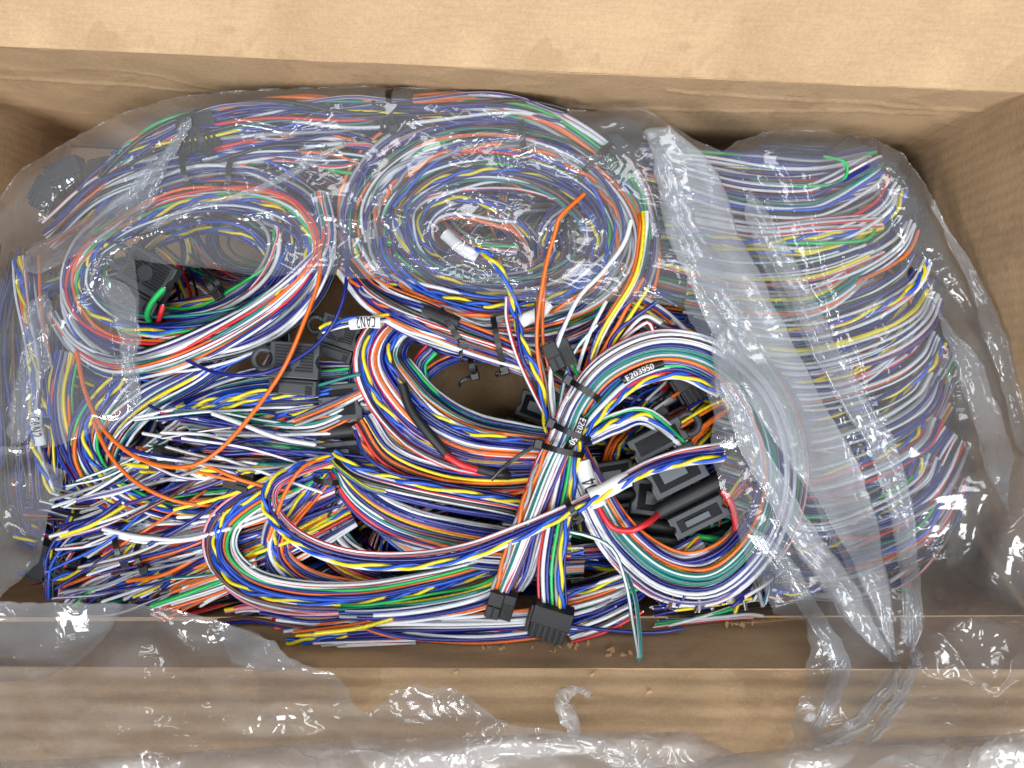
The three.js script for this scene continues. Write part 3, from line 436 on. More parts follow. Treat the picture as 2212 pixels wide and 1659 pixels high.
{
  const t = harness(330, 1200, 'thick sheaf of straight wires slanting up from the carton corner');
  bundle(t, [[150, 1150, 0.172, 40], [300, 1110, 0.178, 44], [450, 1090, 0.18, 44], [620, 1060, 0.178, 36], [760, 1010, 0.17, 28]], 'WNNnoyWweP(yb)OkGNnWR', { rows: 2, seed: 131, wander: 0.6, ragged: 0.25, ends: 1 });
  bundle(t, [[190, 1235, 0.172, 40], [310, 1190, 0.18, 46], [430, 1155, 0.184, 46], [560, 1120, 0.182, 36], [680, 1080, 0.174, 26]], 'WwWRNNn(yb)ykTWoGNBWePn', { rows: 2, seed: 132, wander: 0.6, ragged: 0.25, ends: 1 });
  bundle(t, [[330, 1325, 0.186, 34], [420, 1270, 0.186, 44], [520, 1220, 0.184, 48], [640, 1170, 0.18, 40], [760, 1110, 0.17, 30]], 'WWoNnKWw(yb)oOkTNnRWyy', { rows: 2, seed: 133, wander: 0.5, ragged: 0.4, ends: 1 });
  bundle(t, [[270, 1290, 0.178, 30], [380, 1240, 0.181, 36], [500, 1190, 0.18, 36]], 'RNWnyyNo(yb)WB', { rows: 2, seed: 134, wander: 0.6, ragged: 0.5 });
  bundle(t, [[225, 1145, 0.185, 6], [330, 1165, 0.188, 8], [460, 1150, 0.188, 10], [600, 1100, 0.184, 12]], 'WWe', { rows: 1, seed: 135, ends: 1, ragged: 0.1 });
  bundle(t, [[330, 1305, 0.19, 18], [450, 1265, 0.192, 24], [560, 1225, 0.19, 24]], 'WKWWoW', { rows: 1, seed: 136, wander: 0.3, ragged: 0.35, ends: 1 });
  housing(t, 112, 1215, 0.17, 70, 'wide'); housing(t, 150, 1225, 0.168, 80, 'small'); housing(t, 225, 1260, 0.17, 40, 'small');
  cableTie(t, 268, 1178, 0.184, 75, 30, 0.006); cableTie(t, 310, 1200, 0.184, 75, 20, 0.005);
}
{ const t = harness(230, 1130, 'bristle of short cut tips sticking out of the corner sheaf, white, navy and yellow');
  const R = rng(717), col = 'WWwwNNnnEeoypkTGRbPK';
  for (let k = 0; k < 90; k++) { const q = R(), u = 95 + R() * 330 * (1 - 0.3 * q), v = 1035 + q * 270, a = -0.34 + (R() - 0.5) * 0.42, L = 160 + R() * 220, h = 0.172 + R() * 0.018, b = (R() - 0.5) * 22;
    bundle(t, [[u, v, h + 0.003, 1], [u + Math.cos(a) * L * 0.45, v + Math.sin(a) * L * 0.45 + b, h + 0.004, 1], [u + Math.cos(a - 0.1) * L, v + Math.sin(a - 0.1) * L, h - 0.006, 1]], R() < 0.03 ? '(yb)' : col[Math.floor(R() * col.length)], { rows: 1, seed: 7000 + k, ends: k % 2, arch: 0 }); }
  for (let k = 0; k < 45; k++) { const u = 285 + R() * 200, v = 885 + R() * 130, a = 0.1 + (R() - 0.5) * 0.5, L = 140 + R() * 200, h = 0.182 + R() * 0.014; bundle(t, [[u, v, h + 0.003, 1], [u + Math.cos(a) * L * 0.5, v + Math.sin(a) * L * 0.5 + (R() - 0.5) * 24, h + 0.003, 1], [u + Math.cos(a) * L, v + Math.sin(a) * L, h - 0.006, 1]], col[Math.floor(R() * col.length)], { rows: 1, seed: 7300 + k, ends: k % 2, arch: 0 }); }
  for (let k = 0; k < 50; k++) { const u = 1390 + R() * 270, v = 1285 + R() * 40, a = -2.2 + R() * 1.6, L = 50 + R() * 60, h = 0.182 + R() * 0.012; bundle(t, [[u, v, h + 0.003, 1], [u + Math.cos(a) * L * 0.5 + 8, v + Math.sin(a) * L * 0.5, h, 1], [u + Math.cos(a) * L, v + Math.sin(a) * L, h - 0.02, 1]], col[Math.floor(R() * col.length)], { rows: 1, seed: 7500 + k, ends: k % 2, arch: 0 }); } }
{ // far corner by the wall
  const t = harness(140, 1120, 'short wires with black housings in the carton corner by the crumpled film');
  bundle(t, [[90, 1060, 0.16, 30], [180, 1080, 0.168, 34], [270, 1060, 0.172, 34], [340, 1000, 0.17, 30]], 'NGWnoyWEbR', { rows: 2, seed: 141, wander: 1, ragged: 0.3, ends: 1 });
  bundle(t, [[120, 1290, 0.168, 20], [125, 1210, 0.172, 24], [180, 1150, 0.174, 26], [290, 1130, 0.176, 26]], 'bNRWn(yb)', { rows: 2, seed: 142, wander: 0.8 });
  bundle(t, [[160, 1310, 0.178, 24], [210, 1270, 0.178, 26], [290, 1240, 0.178, 26]], 'grWN', { rows: 1, seed: 143, wander: 0.8, ends: 1 });
}
{ // loops in the lower middle
  const t = harness(640, 1200, 'big tied loop with a teal outer wire and a twisted yellow and blue pair');
  bundle(t, [[735, 1000, 0.178, 20], [640, 1040, 0.186, 26], [545, 1080, 0.189, 30], [482, 1135, 0.191, 34], [478, 1205, 0.193, 38], [540, 1265, 0.194, 38], [650, 1292, 0.194, 36], [790, 1292, 0.193, 34], [920, 1268, 0.191, 32], [1040, 1235, 0.186, 30], [1140, 1200, 0.18, 28]], 'TWRoNN(yb)PnkWi', { rows: 1, seed: 151, mult: 1.3, wander: 0.12, shuffle: false, arch: 0.002 });
  bundle(t, [[735, 1000, 0.178, 16], [660, 1070, 0.184, 26], [600, 1140, 0.185, 30], [600, 1215, 0.185, 30], [680, 1270, 0.184, 30], [830, 1290, 0.183, 28], [980, 1270, 0.18, 26]], 'NWoNne(yb)pPkW', { rows: 2, seed: 152, wander: 0.4 });
  bundle(t, [[760, 1030, 0.17, 30], [700, 1120, 0.172, 34], [740, 1200, 0.172, 34], [860, 1250, 0.172, 34], [1000, 1260, 0.172, 30]], 'NkoWeNnpyWTrx', { rows: 2, seed: 153, wander: 0.6 });
  cableTie(t, 712, 1035, 0.184, 8, 24, 0.009, 30, 1, 1.2);
}
{
  const t = harness(930, 1130, 'bundle of brown, teal, purple and orange wires sweeping to the crossed harness');
  bundle(t, [[715, 960, 0.174, 14], [730, 1010, 0.184, 22], [775, 1075, 0.188, 34], [860, 1130, 0.19, 42], [985, 1165, 0.19, 42], [1110, 1180, 0.188, 38], [1230, 1185, 0.182, 32]], 'EWNnnPoypkTtrKTW', { rows: 1, seed: 161, mult: 1.3, wander: 0.16, shuffle: false });
  bundle(t, [[720, 985, 0.18, 14], [790, 1080, 0.183, 34], [920, 1185, 0.184, 38], [1080, 1220, 0.184, 34], [1260, 1215, 0.178, 30]], 'NnWeNp(yb)WTRynNko', { rows: 2, seed: 162, wander: 0.4 });
  bundle(t, [[725, 985, 0.186, 14], [770, 1025, 0.191, 22], [860, 1053, 0.193, 26], [980, 1078, 0.193, 28], [1090, 1098, 0.192, 28], [1180, 1120, 0.186, 26]], 'N(yb)RWnN', { rows: 1, seed: 163, mult: 1.3, wander: 0.15, shuffle: false });
  bundle(t, [[720, 995, 0.189, 4], [735, 1012, 0.193, 4], [790, 1050, 0.195, 4], [833, 1062, 0.195, 4]], 'Y', { rows: 1, seed: 164, ends: 2 });
  bundle(t, [[760, 985, 0.172, 24], [860, 1030, 0.178, 30], [1000, 1060, 0.18, 30], [1150, 1050, 0.18, 26], [1250, 1030, 0.172, 20]], 'xNer(oe)gWEkNn', { rows: 2, seed: 165, wander: 0.6 });
  bundle(t, [[1230, 1195, 0.176, 16], [1330, 1190, 0.172, 20], [1450, 1200, 0.165, 20]], 'nrNkW', { rows: 2, seed: 166 });
}
{ // spread coil round the open hole
  const t = harness(900, 900, 'wide spread coil around the hole where the carton floor shows');
  bundle(t, [[1215, 975, 0.19, 40], [1120, 972, 0.19, 52], [1010, 958, 0.189, 62], [915, 910, 0.188, 68], [850, 840, 0.188, 66], [822, 775, 0.187, 56], [850, 715, 0.184, 44], [925, 680, 0.178, 36]], 'WNiNRoeWNn(yb)kWGNnwN(yb)yEWnNPWpgW', { rows: 2, seed: 171, wander: 0.14, shuffle: false, arch: 0.004 });
  bundle(t, [[1210, 1000, 0.182, 40], [1080, 1005, 0.181, 46], [940, 975, 0.18, 50], [840, 900, 0.18, 50], [800, 820, 0.178, 44], [815, 750, 0.176, 36]], 'NNoeWnNRGxy(yb)NPkeWN', { rows: 2, seed: 172, wander: 0.35 });
  bundle(t, [[1190, 1030, 0.186, 20], [1080, 1040, 0.187, 26], [950, 1030, 0.187, 30], [840, 985, 0.186, 30], [785, 905, 0.185, 26]], '(oe)NWeNxEyn', { rows: 2, seed: 173, wander: 0.3 });
  bundle(t, [[1130, 925, 0.165, 8], [1000, 912, 0.172, 10], [925, 850, 0.176, 14], [908, 790, 0.178, 14], [935, 755, 0.178, 14]], 'WgnrNN', { rows: 2, seed: 174, wander: 0.2 });
  coil(t, 1045, 855, 145, 92, 0, 0.168, 12, 'yeNoNWnkE', { a0: 180, a1: 355, rows: 2, seed: 175, wander: 0.3 });
  sleeve(t, 'heat_shrink', [[868, 830, 0.194], [885, 880, 0.1955], [925, 935, 0.1965], [968, 985, 0.1965]], 0.0030, mBlack, 1);
  bundle(t, [[965, 983, 0.1965, 1], [1000, 1003, 0.197, 2], [1030, 1013, 0.196, 2]], 'r', { rows: 1, seed: 176, r: 0.0022 });
  sleeve(t, 'heat_shrink', [[1028, 1012, 0.196], [1070, 1022, 0.195], [1100, 1027, 0.192]], 0.0028, mBlack, 1);
  bundle(t, [[770, 930, 0.19, 2], [790, 980, 0.193, 2], [850, 1020, 0.193, 2], [930, 1035, 0.19, 2]], 'n', { rows: 1, seed: 177 });
}
{ // front run along the wall
  const t = harness(900, 1360, 'run of wires lying along the front wall of the carton');
  bundle(t, [[560, 1375, 0.192, 14], [680, 1365, 0.195, 18], [830, 1352, 0.196, 22], [1000, 1350, 0.196, 24], [1180, 1340, 0.196, 24], [1320, 1305, 0.194, 22], [1430, 1250, 0.185, 22]], 'EWNnNW(yb)oKNe', { rows: 2, seed: 181, wander: 0.4, ragged: 0.3, raggedEnd: 0.2 });
  bundle(t, [[780, 1345, 0.196, 6], [860, 1370, 0.2, 8], [960, 1380, 0.201, 8], [1080, 1378, 0.2, 8], [1220, 1362, 0.199, 8], [1340, 1340, 0.196, 10]], 'WNo', { rows: 1, seed: 182, wander: 0.3, shuffle: false });
  bundle(t, [[720, 1325, 0.196, 16], [820, 1325, 0.198, 22], [940, 1312, 0.199, 24], [1040, 1290, 0.198, 24], [1120, 1250, 0.19, 24]], 'yoWtEWnN', { rows: 1, seed: 183, wander: 0.25, ragged: 0.25 });
  bundle(t, [[470, 1330, 0.185, 20], [560, 1322, 0.191, 22], [680, 1340, 0.193, 24], [800, 1330, 0.193, 22]], 'ygrNWikr', { rows: 2, seed: 184, wander: 0.7, ragged: 0.5 });
  bundle(t, [[610, 1372, 0.199, 3], [700, 1363, 0.201, 4], [780, 1352, 0.2, 6], [860, 1330, 0.198, 6]], 'yoy', { rows: 1, seed: 185, ends: 1, ragged: 0.3 });
  bundle(t, [[1180, 1310, 0.19, 24], [1300, 1285, 0.19, 30], [1420, 1240, 0.186, 30], [1520, 1180, 0.18, 26]], 'Wnb(yb)WeErNnW', { rows: 2, seed: 186, wander: 0.5, ragged: 0.2 });
  bundle(t, [[1230, 1365, 0.198, 22], [1300, 1340, 0.199, 24], [1380, 1300, 0.197, 22]], 'WNEWxWr', { rows: 1, seed: 187, ends: 3, wander: 0.5, raggedEnd: 0.3 });
  bundle(t, [[1230, 1348, 0.2, 3], [1300, 1358, 0.202, 4], [1400, 1362, 0.202, 4], [1470, 1350, 0.198, 4]], 'N', { rows: 1, seed: 188 });
  bundle(t, [[1400, 1322, 0.19, 26], [1460, 1316, 0.19, 22], [1540, 1305, 0.187, 24], [1620, 1290, 0.182, 34], [1680, 1300, 0.178, 40]], 'WoWxyeNRNnnx', { rows: 2, seed: 189, ends: 3, ragged: 0.45, raggedEnd: 0.4, wander: 1.6 });
  bundle(t, [[640, 1390, 0.1975, 8], [780, 1385, 0.2, 8], [900, 1380, 0.199, 8]], 'pWEN', { rows: 1, seed: 190, wander: 0.5, ragged: 0.35, ends: 1 });
}
{ // cut ends beside the right loop
  const t = harness(1490, 860, 'cluster of short cut ends standing up inside the crossed loop, yellow, orange and white');
  const R = rng(991), col = 'yyooWWerkNbxxE';
  for (let k = 0; k < 44; k++) { const u = 1400 + R() * 130, v = 790 + R() * 150, a = 1.1 + (R() - 0.5) * 1.6, L = 40 + R() * 50, h = 0.15 + R() * 0.026; bundle(t, [[u, v, h - 0.05, 1], [u + Math.cos(a) * L * 0.5, v - 20 + Math.sin(a) * L * 0.5, h - 0.015, 1], [u + Math.cos(a + 1.4) * L * 0.9, v + Math.sin(a + 0.4) * L * 0.8, h, 1]], col[Math.floor(R() * col.length)], { rows: 1, seed: 300 + k, ends: 3 }); }
  bundle(t, [[1600, 850, 0.176, 4], [1530, 880, 0.184, 5], [1470, 915, 0.187, 6], [1425, 945, 0.187, 8]], 'yo', { rows: 1, seed: 360, ends: 2 });
  bundle(t, [[1575, 880, 0.176, 4], [1520, 920, 0.18, 5], [1490, 960, 0.183, 6]], 'oO', { rows: 1, seed: 361, ends: 2 });
  housing(t, 1500, 830, 0.17, 30, 'wide'); housing(t, 1420, 905, 0.165, -50, 'small');
}
{ // vertical fan behind the junction
  const t = harness(1250, 700, 'fan of loose ends standing up behind the crossed harness, white, orange and yellow');
  const fan = [[[1235, 940], [1130, 800], [1098, 700], [1095, 640], 'R'], [[1215, 945], [1168, 830], [1130, 740], [1100, 640], '(yb)'], [[1225, 945], [1180, 830], [1162, 740], [1158, 630], 'k'], [[1225, 945], [1192, 830], [1172, 720], [1180, 560], 'o'], [[1232, 945], [1195, 850], [1192, 760], [1250, 640], 'P'], [[1240, 945], [1240, 850], [1222, 780], [1210, 730], 'N'], [[1245, 940], [1262, 840], [1222, 780], [1215, 730], 'r'], [[1250, 935], [1262, 850], [1236, 790], [1220, 735], 'g'], [[1255, 935], [1262, 840], [1290, 720], [1370, 640], 'n'], [[1265, 930], [1270, 820], [1340, 690], [1390, 600], 'o'], [[1260, 935], [1290, 800], [1350, 700], [1400, 620], 'y'], [[1268, 930], [1300, 790], [1330, 720], [1420, 650], 'N'], [[1265, 930], [1262, 820], [1300, 730], [1340, 660], 'e'], [[1250, 935], [1240, 830], [1270, 730], [1310, 650], 'W'], [[1270, 920], [1300, 800], [1380, 690], [1430, 700], 'W'], [[1260, 920], [1285, 800], [1390, 700], [1415, 745], 'R'], [[1220, 940], [1175, 850], [1128, 770], [1112, 640], 'N'], [[1230, 940], [1215, 840], [1240, 760], [1290, 700], 'G']];
  fan.forEach((f, i) => bundle(t, [[f[0][0] - 30, f[0][1] + 10, 0.186, 2], [f[1][0], f[1][1], 0.194, 2], [f[2][0], f[2][1], 0.199, 2], [f[3][0], f[3][1], 0.202, 2]], f[4], { rows: 1, seed: 400 + i, r: 0.0012 }));
  bundle(t, [[1200, 930, 0.19, 2], [1190, 800, 0.2, 2], [1240, 660, 0.21, 2], [1300, 590, 0.216, 2], [1345, 530, 0.219, 2], [1362, 478, 0.22, 2]], 'w', { rows: 1, seed: 430, ends: 2, r: 0.0013 });
  bundle(t, [[1180, 870, 0.19, 2], [1160, 740, 0.2, 2], [1175, 600, 0.212, 2], [1200, 500, 0.217, 2], [1212, 470, 0.217, 2], [1260, 425, 0.214, 2]], 'O', { rows: 1, seed: 431, r: 0.0012 });
  bundle(t, [[1250, 860, 0.19, 6], [1300, 720, 0.2, 6], [1370, 600, 0.212, 6], [1390, 500, 0.214, 8], [1390, 460, 0.212, 8]], 'oyW', { rows: 1, seed: 432, r: 0.0012 });
  bundle(t, [[1120, 680, 0.2, 2], [1090, 600, 0.205, 2], [1060, 560, 0.205, 2], [1035, 540, 0.203, 2]], '(yb)W', { rows: 1, seed: 433 });
  sleeve(t, 'white_sleeve', [[960, 505, 0.2045], [995, 535, 0.206], [1030, 556, 0.205]], 0.0035, mWhiteSleeve); sleeve(t, 'white_sleeve', [[1125, 695, 0.198], [1165, 675, 0.199], [1185, 655, 0.198]], 0.004, mWhiteSleeve);
  housing(t, 1208, 765, 0.204, 25, 'small');
  bundle(t, [[1340, 640, 0.18, 40], [1420, 690, 0.182, 40], [1480, 740, 0.18, 30]], 'WnNoyEWNR', { rows: 2, seed: 434, wander: 1, ends: 2, raggedEnd: 0.5 });
}
// the harness on top: a loop, crossed and tied, ending in two connectors
{
  const t = harness(1240, 1000, 'crossed harness on top of the heap, ending in two black connectors');
  bundle(t, [[1150, 1130, 0.204, 34], [1190, 1010, 0.21, 32], [1215, 955, 0.212, 28], [1250, 870, 0.211, 27], [1315, 795, 0.209, 30], [1420, 752, 0.206, 34], [1530, 770, 0.202, 36], [1625, 850, 0.198, 36], [1672, 960, 0.196, 36], [1672, 1080, 0.195, 38], [1622, 1190, 0.195, 42], [1535, 1258, 0.195, 46], [1430, 1245, 0.196, 46], [1335, 1165, 0.199, 40], [1275, 1060, 0.203, 32], [1240, 985, 0.205, 24]], 'RPKWTtGowNNnWEp', { rows: 2, seed: 501, mult: 1.3, wander: 0.14, shuffle: false, arch: 0.003 });
  bundle(t, [[1180, 1130, 0.202, 20], [1210, 1010, 0.206, 22], [1238, 945, 0.208, 20], [1290, 880, 0.206, 22], [1370, 810, 0.201, 26], [1470, 790, 0.198, 26], [1560, 830, 0.194, 26]], 'NN(yb)gWNr(yb)W', { rows: 1, seed: 502, mult: 1.3, wander: 0.25, shuffle: false });
  bundle(t, [[1250, 970, 0.2, 16], [1300, 1090, 0.198, 30], [1370, 1190, 0.195, 40], [1470, 1240, 0.193, 44], [1570, 1210, 0.19, 44], [1640, 1130, 0.188, 36]], 'kWEwNpo(oe)yNnPWENkGo', { rows: 2, seed: 503, wander: 0.25 });
  bundle(t, [[1500, 985, 0.188, 10], [1400, 900, 0.192, 16], [1330, 910, 0.196, 22], [1270, 940, 0.198, 18]], '(yb)NWKW', { rows: 1, seed: 504, wander: 0.3, ends: 1 });
  // down to the connectors
  bundle(t, [[1215, 950, 0.212, 24], [1180, 1030, 0.212, 28], [1145, 1120, 0.211, 26], [1110, 1210, 0.21, 20], [1083, 1275, 0.209, 17]], 'kpRWGTO(oe)', { rows: 1, seed: 505, mult: 1, wander: 0.15, shuffle: false, pitch: 0.036 });
  bundle(t, [[1235, 950, 0.21, 22], [1222, 1030, 0.211, 24], [1205, 1120, 0.21, 26], [1190, 1220, 0.21, 28], [1192, 1310, 0.209, 30]], 'N(yb)EgNWr', { rows: 1, seed: 506, mult: 1, wander: 0.12, shuffle: false, pitch: 0.036 });
  bundle(t, [[1230, 960, 0.204, 20], [1190, 1060, 0.205, 22], [1160, 1150, 0.205, 22], [1140, 1230, 0.204, 16], [1120, 1270, 0.203, 10]], 'WWeonP', { rows: 1, seed: 507, wander: 0.3 });
  housing(t, 1083, 1302, 0.2095, -16, 'small', 0.25); housing(t, 1188, 1345, 0.2095, -16, 'wide', 0.2);
  cableTie(t, 1262, 842, 0.21, 33, 30, 0.006, 0, -1); cableTie(t, 1232, 932, 0.211, 24, 34, 0.007, 0, -1); cableTie(t, 1212, 970, 0.2115, 14, 38, 0.0075, 120, -1, -1.0);
  sleeve(t, 'printed_sleeve', [[1262, 900, 0.2155], [1245, 940, 0.2175], [1222, 975, 0.2155]], 0.0026, textMat('#1a1a1d', '#d8d8dc', 'E203950', 90), 1);
  sleeve(t, 'printed_sleeve', [[1345, 822, 0.2115], [1390, 798, 0.2115], [1432, 784, 0.21]], 0.0024, textMat('#1a1a1d', '#d8d8dc', 'E203950', 90), 1);
  sleeve(t, 'label_sleeve', [[1294, 1092, 0.211], [1273, 1045, 0.2125], [1257, 998, 0.2095]], 0.0048, textMat('#e6e8ea', '#26272b', 'IO4', 110, 0.35, 120), 0.6);
  // branch with the white sleeve
  bundle(t, [[720, 990, 0.186, 10], [640, 1015, 0.196, 12], [588, 1050, 0.2, 13], [590, 1105, 0.202, 14], [650, 1165, 0.204, 16], [755, 1205, 0.206, 17], [880, 1212, 0.207, 17], [1000, 1195, 0.209, 17], [1110, 1155, 0.214, 15], [1235, 1098, 0.219, 10], [1310, 1058, 0.22, 8], [1390, 1015, 0.218, 12], [1470, 990, 0.214, 16], [1560, 978, 0.21, 18]], 'RiNN(yb)w', { rows: 1, seed: 508, mult: 1, wander: 0.12, shuffle: false, ends: 2 });
  sleeve(t, 'white_sleeve', [[1278, 1075, 0.2205], [1315, 1055, 0.2215], [1358, 1034, 0.2195]], 0.0046, mWhiteSleeve, 0.8);
  cableTie(t, 1236, 1098, 0.2195, 55, 12, 0.004, 12, 1);
  bundle(t, [[1270, 990, 0.198, 6], [1310, 1100, 0.198, 8], [1370, 1190, 0.196, 10], [1440, 1225, 0.195, 10]], 'o(oe)', { rows: 1, seed: 509 });
}
console.log('top harness', wires);

// ---------------------------------------------------------------- single loose wires
const loose = (label, ctrl, st, r = 0.0012, ends = 3) => { const t = thing('loose_wire', label, 'wire', at(ctrl[0][0], ctrl[0][1], 0.15), 'single loose wires on the heap'); bundle(t, ctrl.map((c) => [...c, 1]), st, { rows: 1, r, ends, arch: 0, lift: 0 }); };
loose('long orange wire hanging in a deep loop across the ribbed fuse holder', [[690, 520, 0.192], [690, 600, 0.2], [655, 700, 0.205], [610, 800, 0.206], [540, 900, 0.206], [470, 975, 0.205], [400, 1008, 0.203], [310, 995, 0.2], [230, 935, 0.197], [185, 850, 0.192], [165, 760, 0.186]], 'o', 0.0013);
loose('single navy wire arching over the cap of the ribbed fuse holder', [[752, 540, 0.19], [745, 640, 0.201], [705, 720, 0.205], [640, 775, 0.204], [560, 808, 0.202], [470, 805, 0.198], [395, 775, 0.19]], 'n');
loose('short orange wire with a cut end, between the cut-end fan and the corner sheaf', [[205, 910, 0.19], [235, 985, 0.197], [290, 1040, 0.198], [380, 1080, 0.195], [470, 1095, 0.188]], 'o');
loose('orange wire end curving down inside the big teal loop', [[720, 985, 0.188], [660, 1005, 0.199], [620, 1055, 0.203], [595, 1120, 0.203], [580, 1165, 0.2]], 'o', 0.0013);
loose('teal wire hanging over the front wall in a narrow hairpin', [[1090, 1130, 0.196], [1180, 1140, 0.206], [1270, 1158, 0.21], [1325, 1190, 0.212], [1352, 1260, 0.212], [1366, 1340, 0.214], [1379, 1415, 0.222], [1383, 1400, 0.2235], [1374, 1300, 0.214], [1355, 1240, 0.205]], 'T', 0.0012);
loose('teal wire end lying between the ribbed fuse holder and the spread coil', [[830, 800, 0.186], [760, 812, 0.19], [690, 832, 0.194], [640, 842, 0.193]], 't', 0.0012);
loose('thick green wire bent up beside the film flap', [[330, 700, 0.176], [318, 680, 0.19], [330, 650, 0.195], [354, 622, 0.196]], 'g', 0.0018);
loose('thick red wire beside the bent green wire', [[340, 700, 0.176], [345, 680, 0.188], [352, 660, 0.19]], 'r', 0.0017);
loose('straight white wire with a cut end slanting under the orange loop', [[458, 893, 0.2], [520, 915, 0.202], [600, 945, 0.2], [680, 960, 0.192]], 'W', 0.0015);
loose('white wire with a bare end lying across the corner sheaf', [[222, 1143, 0.192], [300, 1160, 0.195], [400, 1165, 0.195], [500, 1140, 0.192]], 'W', 0.0014);
loose('pair of thick white wires leaning out of the cut-end fan', [[268, 968, 0.197], [330, 985, 0.199], [420, 1000, 0.198], [510, 1020, 0.193]], 'WN', 0.0014);

// ---------------------------------------------------------------- fuse holders
fuseHolder(642, 792, 0.192, -4, 0.96, 'ribbed', 'ribbed black fuse holder with a round disc and a hook, under the orange loop');
{ const f = fuseHolder(1478, 1058, 0.186, 28, 1.06, 'dotted', 'dotted black fuse holder on top of the others, with a red lead', { top: true, rz: 0.06 });
  lead(f, [[1420, 1112, 0.196], [1398, 1130, 0.207], [1362, 1146, 0.209], [1325, 1140, 0.209], [1298, 1105, 0.207], [1276, 1045, 0.204]], 'r', 0.0019); lead(f, [[1560, 1060, 0.196], [1580, 1090, 0.194], [1590, 1150, 0.188], [1580, 1190, 0.18]], 'r', 0.0022); }
{ const f = fuseHolder(1415, 1120, 0.165, -6, 1.05, 'dotted', 'dotted black fuse holder lying under the one with the red lead', {}); lead(f, [[1490, 1155, 0.176], [1530, 1163, 0.18], [1570, 1168, 0.176]], 'g', 0.002); }
fuseHolder(1330, 1060, 0.14, 10, 0.85, 'dotted', 'dark fuse holder half hidden under the white sleeve', {});
fuseHolder(1150, 915, 0.1, -20, 0.9, 'dotted', 'dark fuse holder deep in the hole of the spread coil', {});
fuseHolder(735, 728, 0.172, -18, 0.8, 'ribbed', 'fuse holder half buried behind the sleeve marked CAN2', {});
fuseHolder(735, 918, 0.177, 6, 1.05, 'dotted', 'black fuse holder lying beside the spread coil, under the twisted pairs', {});
fuseHolder(322, 605, 0.176, -30, 1.05, 'ribbed', 'fuse holder at the torn film corner beside the green wire', {});
fuseHolder(1030, 1215, 0.178, 12, 0.95, 'ribbed', 'fuse holder with its loop showing under the printed white wires', {});
{ const t = thing('cable_marker', 'white sleeve printed CAN2 over a twisted pair, above the ribbed fuse holder', 'cable marker', at(785, 700, 0.18));
  bundle(t, [[700, 715, 0.194, 5], [740, 703, 0.197, 6], [790, 695, 0.197, 6], [850, 690, 0.192, 6]], '(yb)NW', { rows: 1, seed: 601 });
  sleeve(t, 'label_sleeve', [[822, 696, 0.1985], [788, 696, 0.1995], [756, 700, 0.199]], 0.0036, textMat('#e6e8ea', '#26272b', 'CAN2', 120, 0.35, 70), 0.7); }
{ const t = thing('cable_marker', 'white sleeve printed CAN2 under the film, beside the carton wall', 'cable marker', at(80, 930, 0.17));
  bundle(t, [[70, 700, 0.18, 6], [85, 800, 0.183, 6], [78, 900, 0.184, 6], [90, 980, 0.184, 6], [120, 1060, 0.18, 8]], '(yb)WN', { rows: 1, seed: 602 });
  sleeve(t, 'label_sleeve', [[78, 890, 0.186], [80, 925, 0.187], [88, 962, 0.186]], 0.0036, textMat('#e6e8ea', '#26272b', 'CAN2', 120, 0.35, 70), 0.7); }
console.log('wires', wires);

// ---------------------------------------------------------------- the torn polythene bag
const bag = thing('plastic_bag', 'torn clear polythene bag draped over the wires and the carton front', 'bag', new THREE.Vector3(0, 0.1, 0));
const filmPts = [[0, 450, .165], [100, 420, .172], [300, 330, .192], [500, 280, .197], [800, 270, .199], [1050, 250, .199], [1250, 290, .197], [1450, 340, .2], [1700, 360, .184], [1900, 360, .172], [2050, 600, .16], [2150, 800, .17], [2212, 1200, .205], [200, 600, .197], [60, 700, .192], [60, 900, .194], [200, 900, .196], [300, 700, .199], [480, 480, .198], [700, 560, .2], [1050, 500, .203], [1300, 580, .207], [1450, 640, .204], [1600, 700, .199], [1760, 560, .188], [1900, 720, .182], [1650, 1000, .206], [1560, 900, .207], [1900, 1000, .184], [2050, 1150, .185], [1700, 1250, .207], [1900, 1330, .215], [1750, 1420, .226], [2100, 1420, .23], [1750, 1650, .262], [2200, 1650, .266], [1750, 1540, .246], [100, 1100, .2], [0, 1250, .21], [200, 1320, .215], [450, 1350, .216], [600, 1430, .226], [300, 1450, .233], [300, 1550, .25], [900, 1520, .244], [1200, 1600, .256], [300, 1650, .264], [900, 1660, .265], [1400, 1640, .261], [600, 1560, .25]];
function filmH(u, v) { let s = 0, w = 0; for (const [a, b, h] of filmPts) { const d = (a - u) * (a - u) + (b - v) * (b - v) + 900, k = 1 / (d * d); s += h * k; w += k; } const rest = v > 1440 ? 0.2255 + 0.0562 * Math.min(1.2, (v - 1440) / 350) : v > 1345 ? 0.17 + 0.0555 * (v - 1345) / 95 : 0; return Math.max(s / w, rest); }   // the film rests on the front wall and flap
const tri = (x) => Math.abs(x - Math.floor(x) - 0.5) * 2;
const FOLD = (() => { const R = rng(2024), l = []; for (let k = 0; k < 16; k++) { const a = R() * Math.PI, f = [9, 15, 26, 44][k % 4] * (0.8 + 0.4 * R()); l.push([Math.cos(a) * f, Math.sin(a) * f, R() * 9, [0.0034, 0.0022, 0.0013, 0.0006][k % 4], R() * 50]); } return l; })();
function crease(x, z) { let s = 0; const wx = fbm(x * 9, z * 9, 3) * 0.05, wz = fbm(x * 9 + 40, z * 9, 3) * 0.05; for (const [a, b, p, amp, q] of FOLD) { const m = sstep(-0.1, 0.45, fbm(x * 7 + q, z * 7 - q, 2)); s += amp * m * (1 - tri((x + wx) * a + (z + wz) * b + p)) ; } return s; }
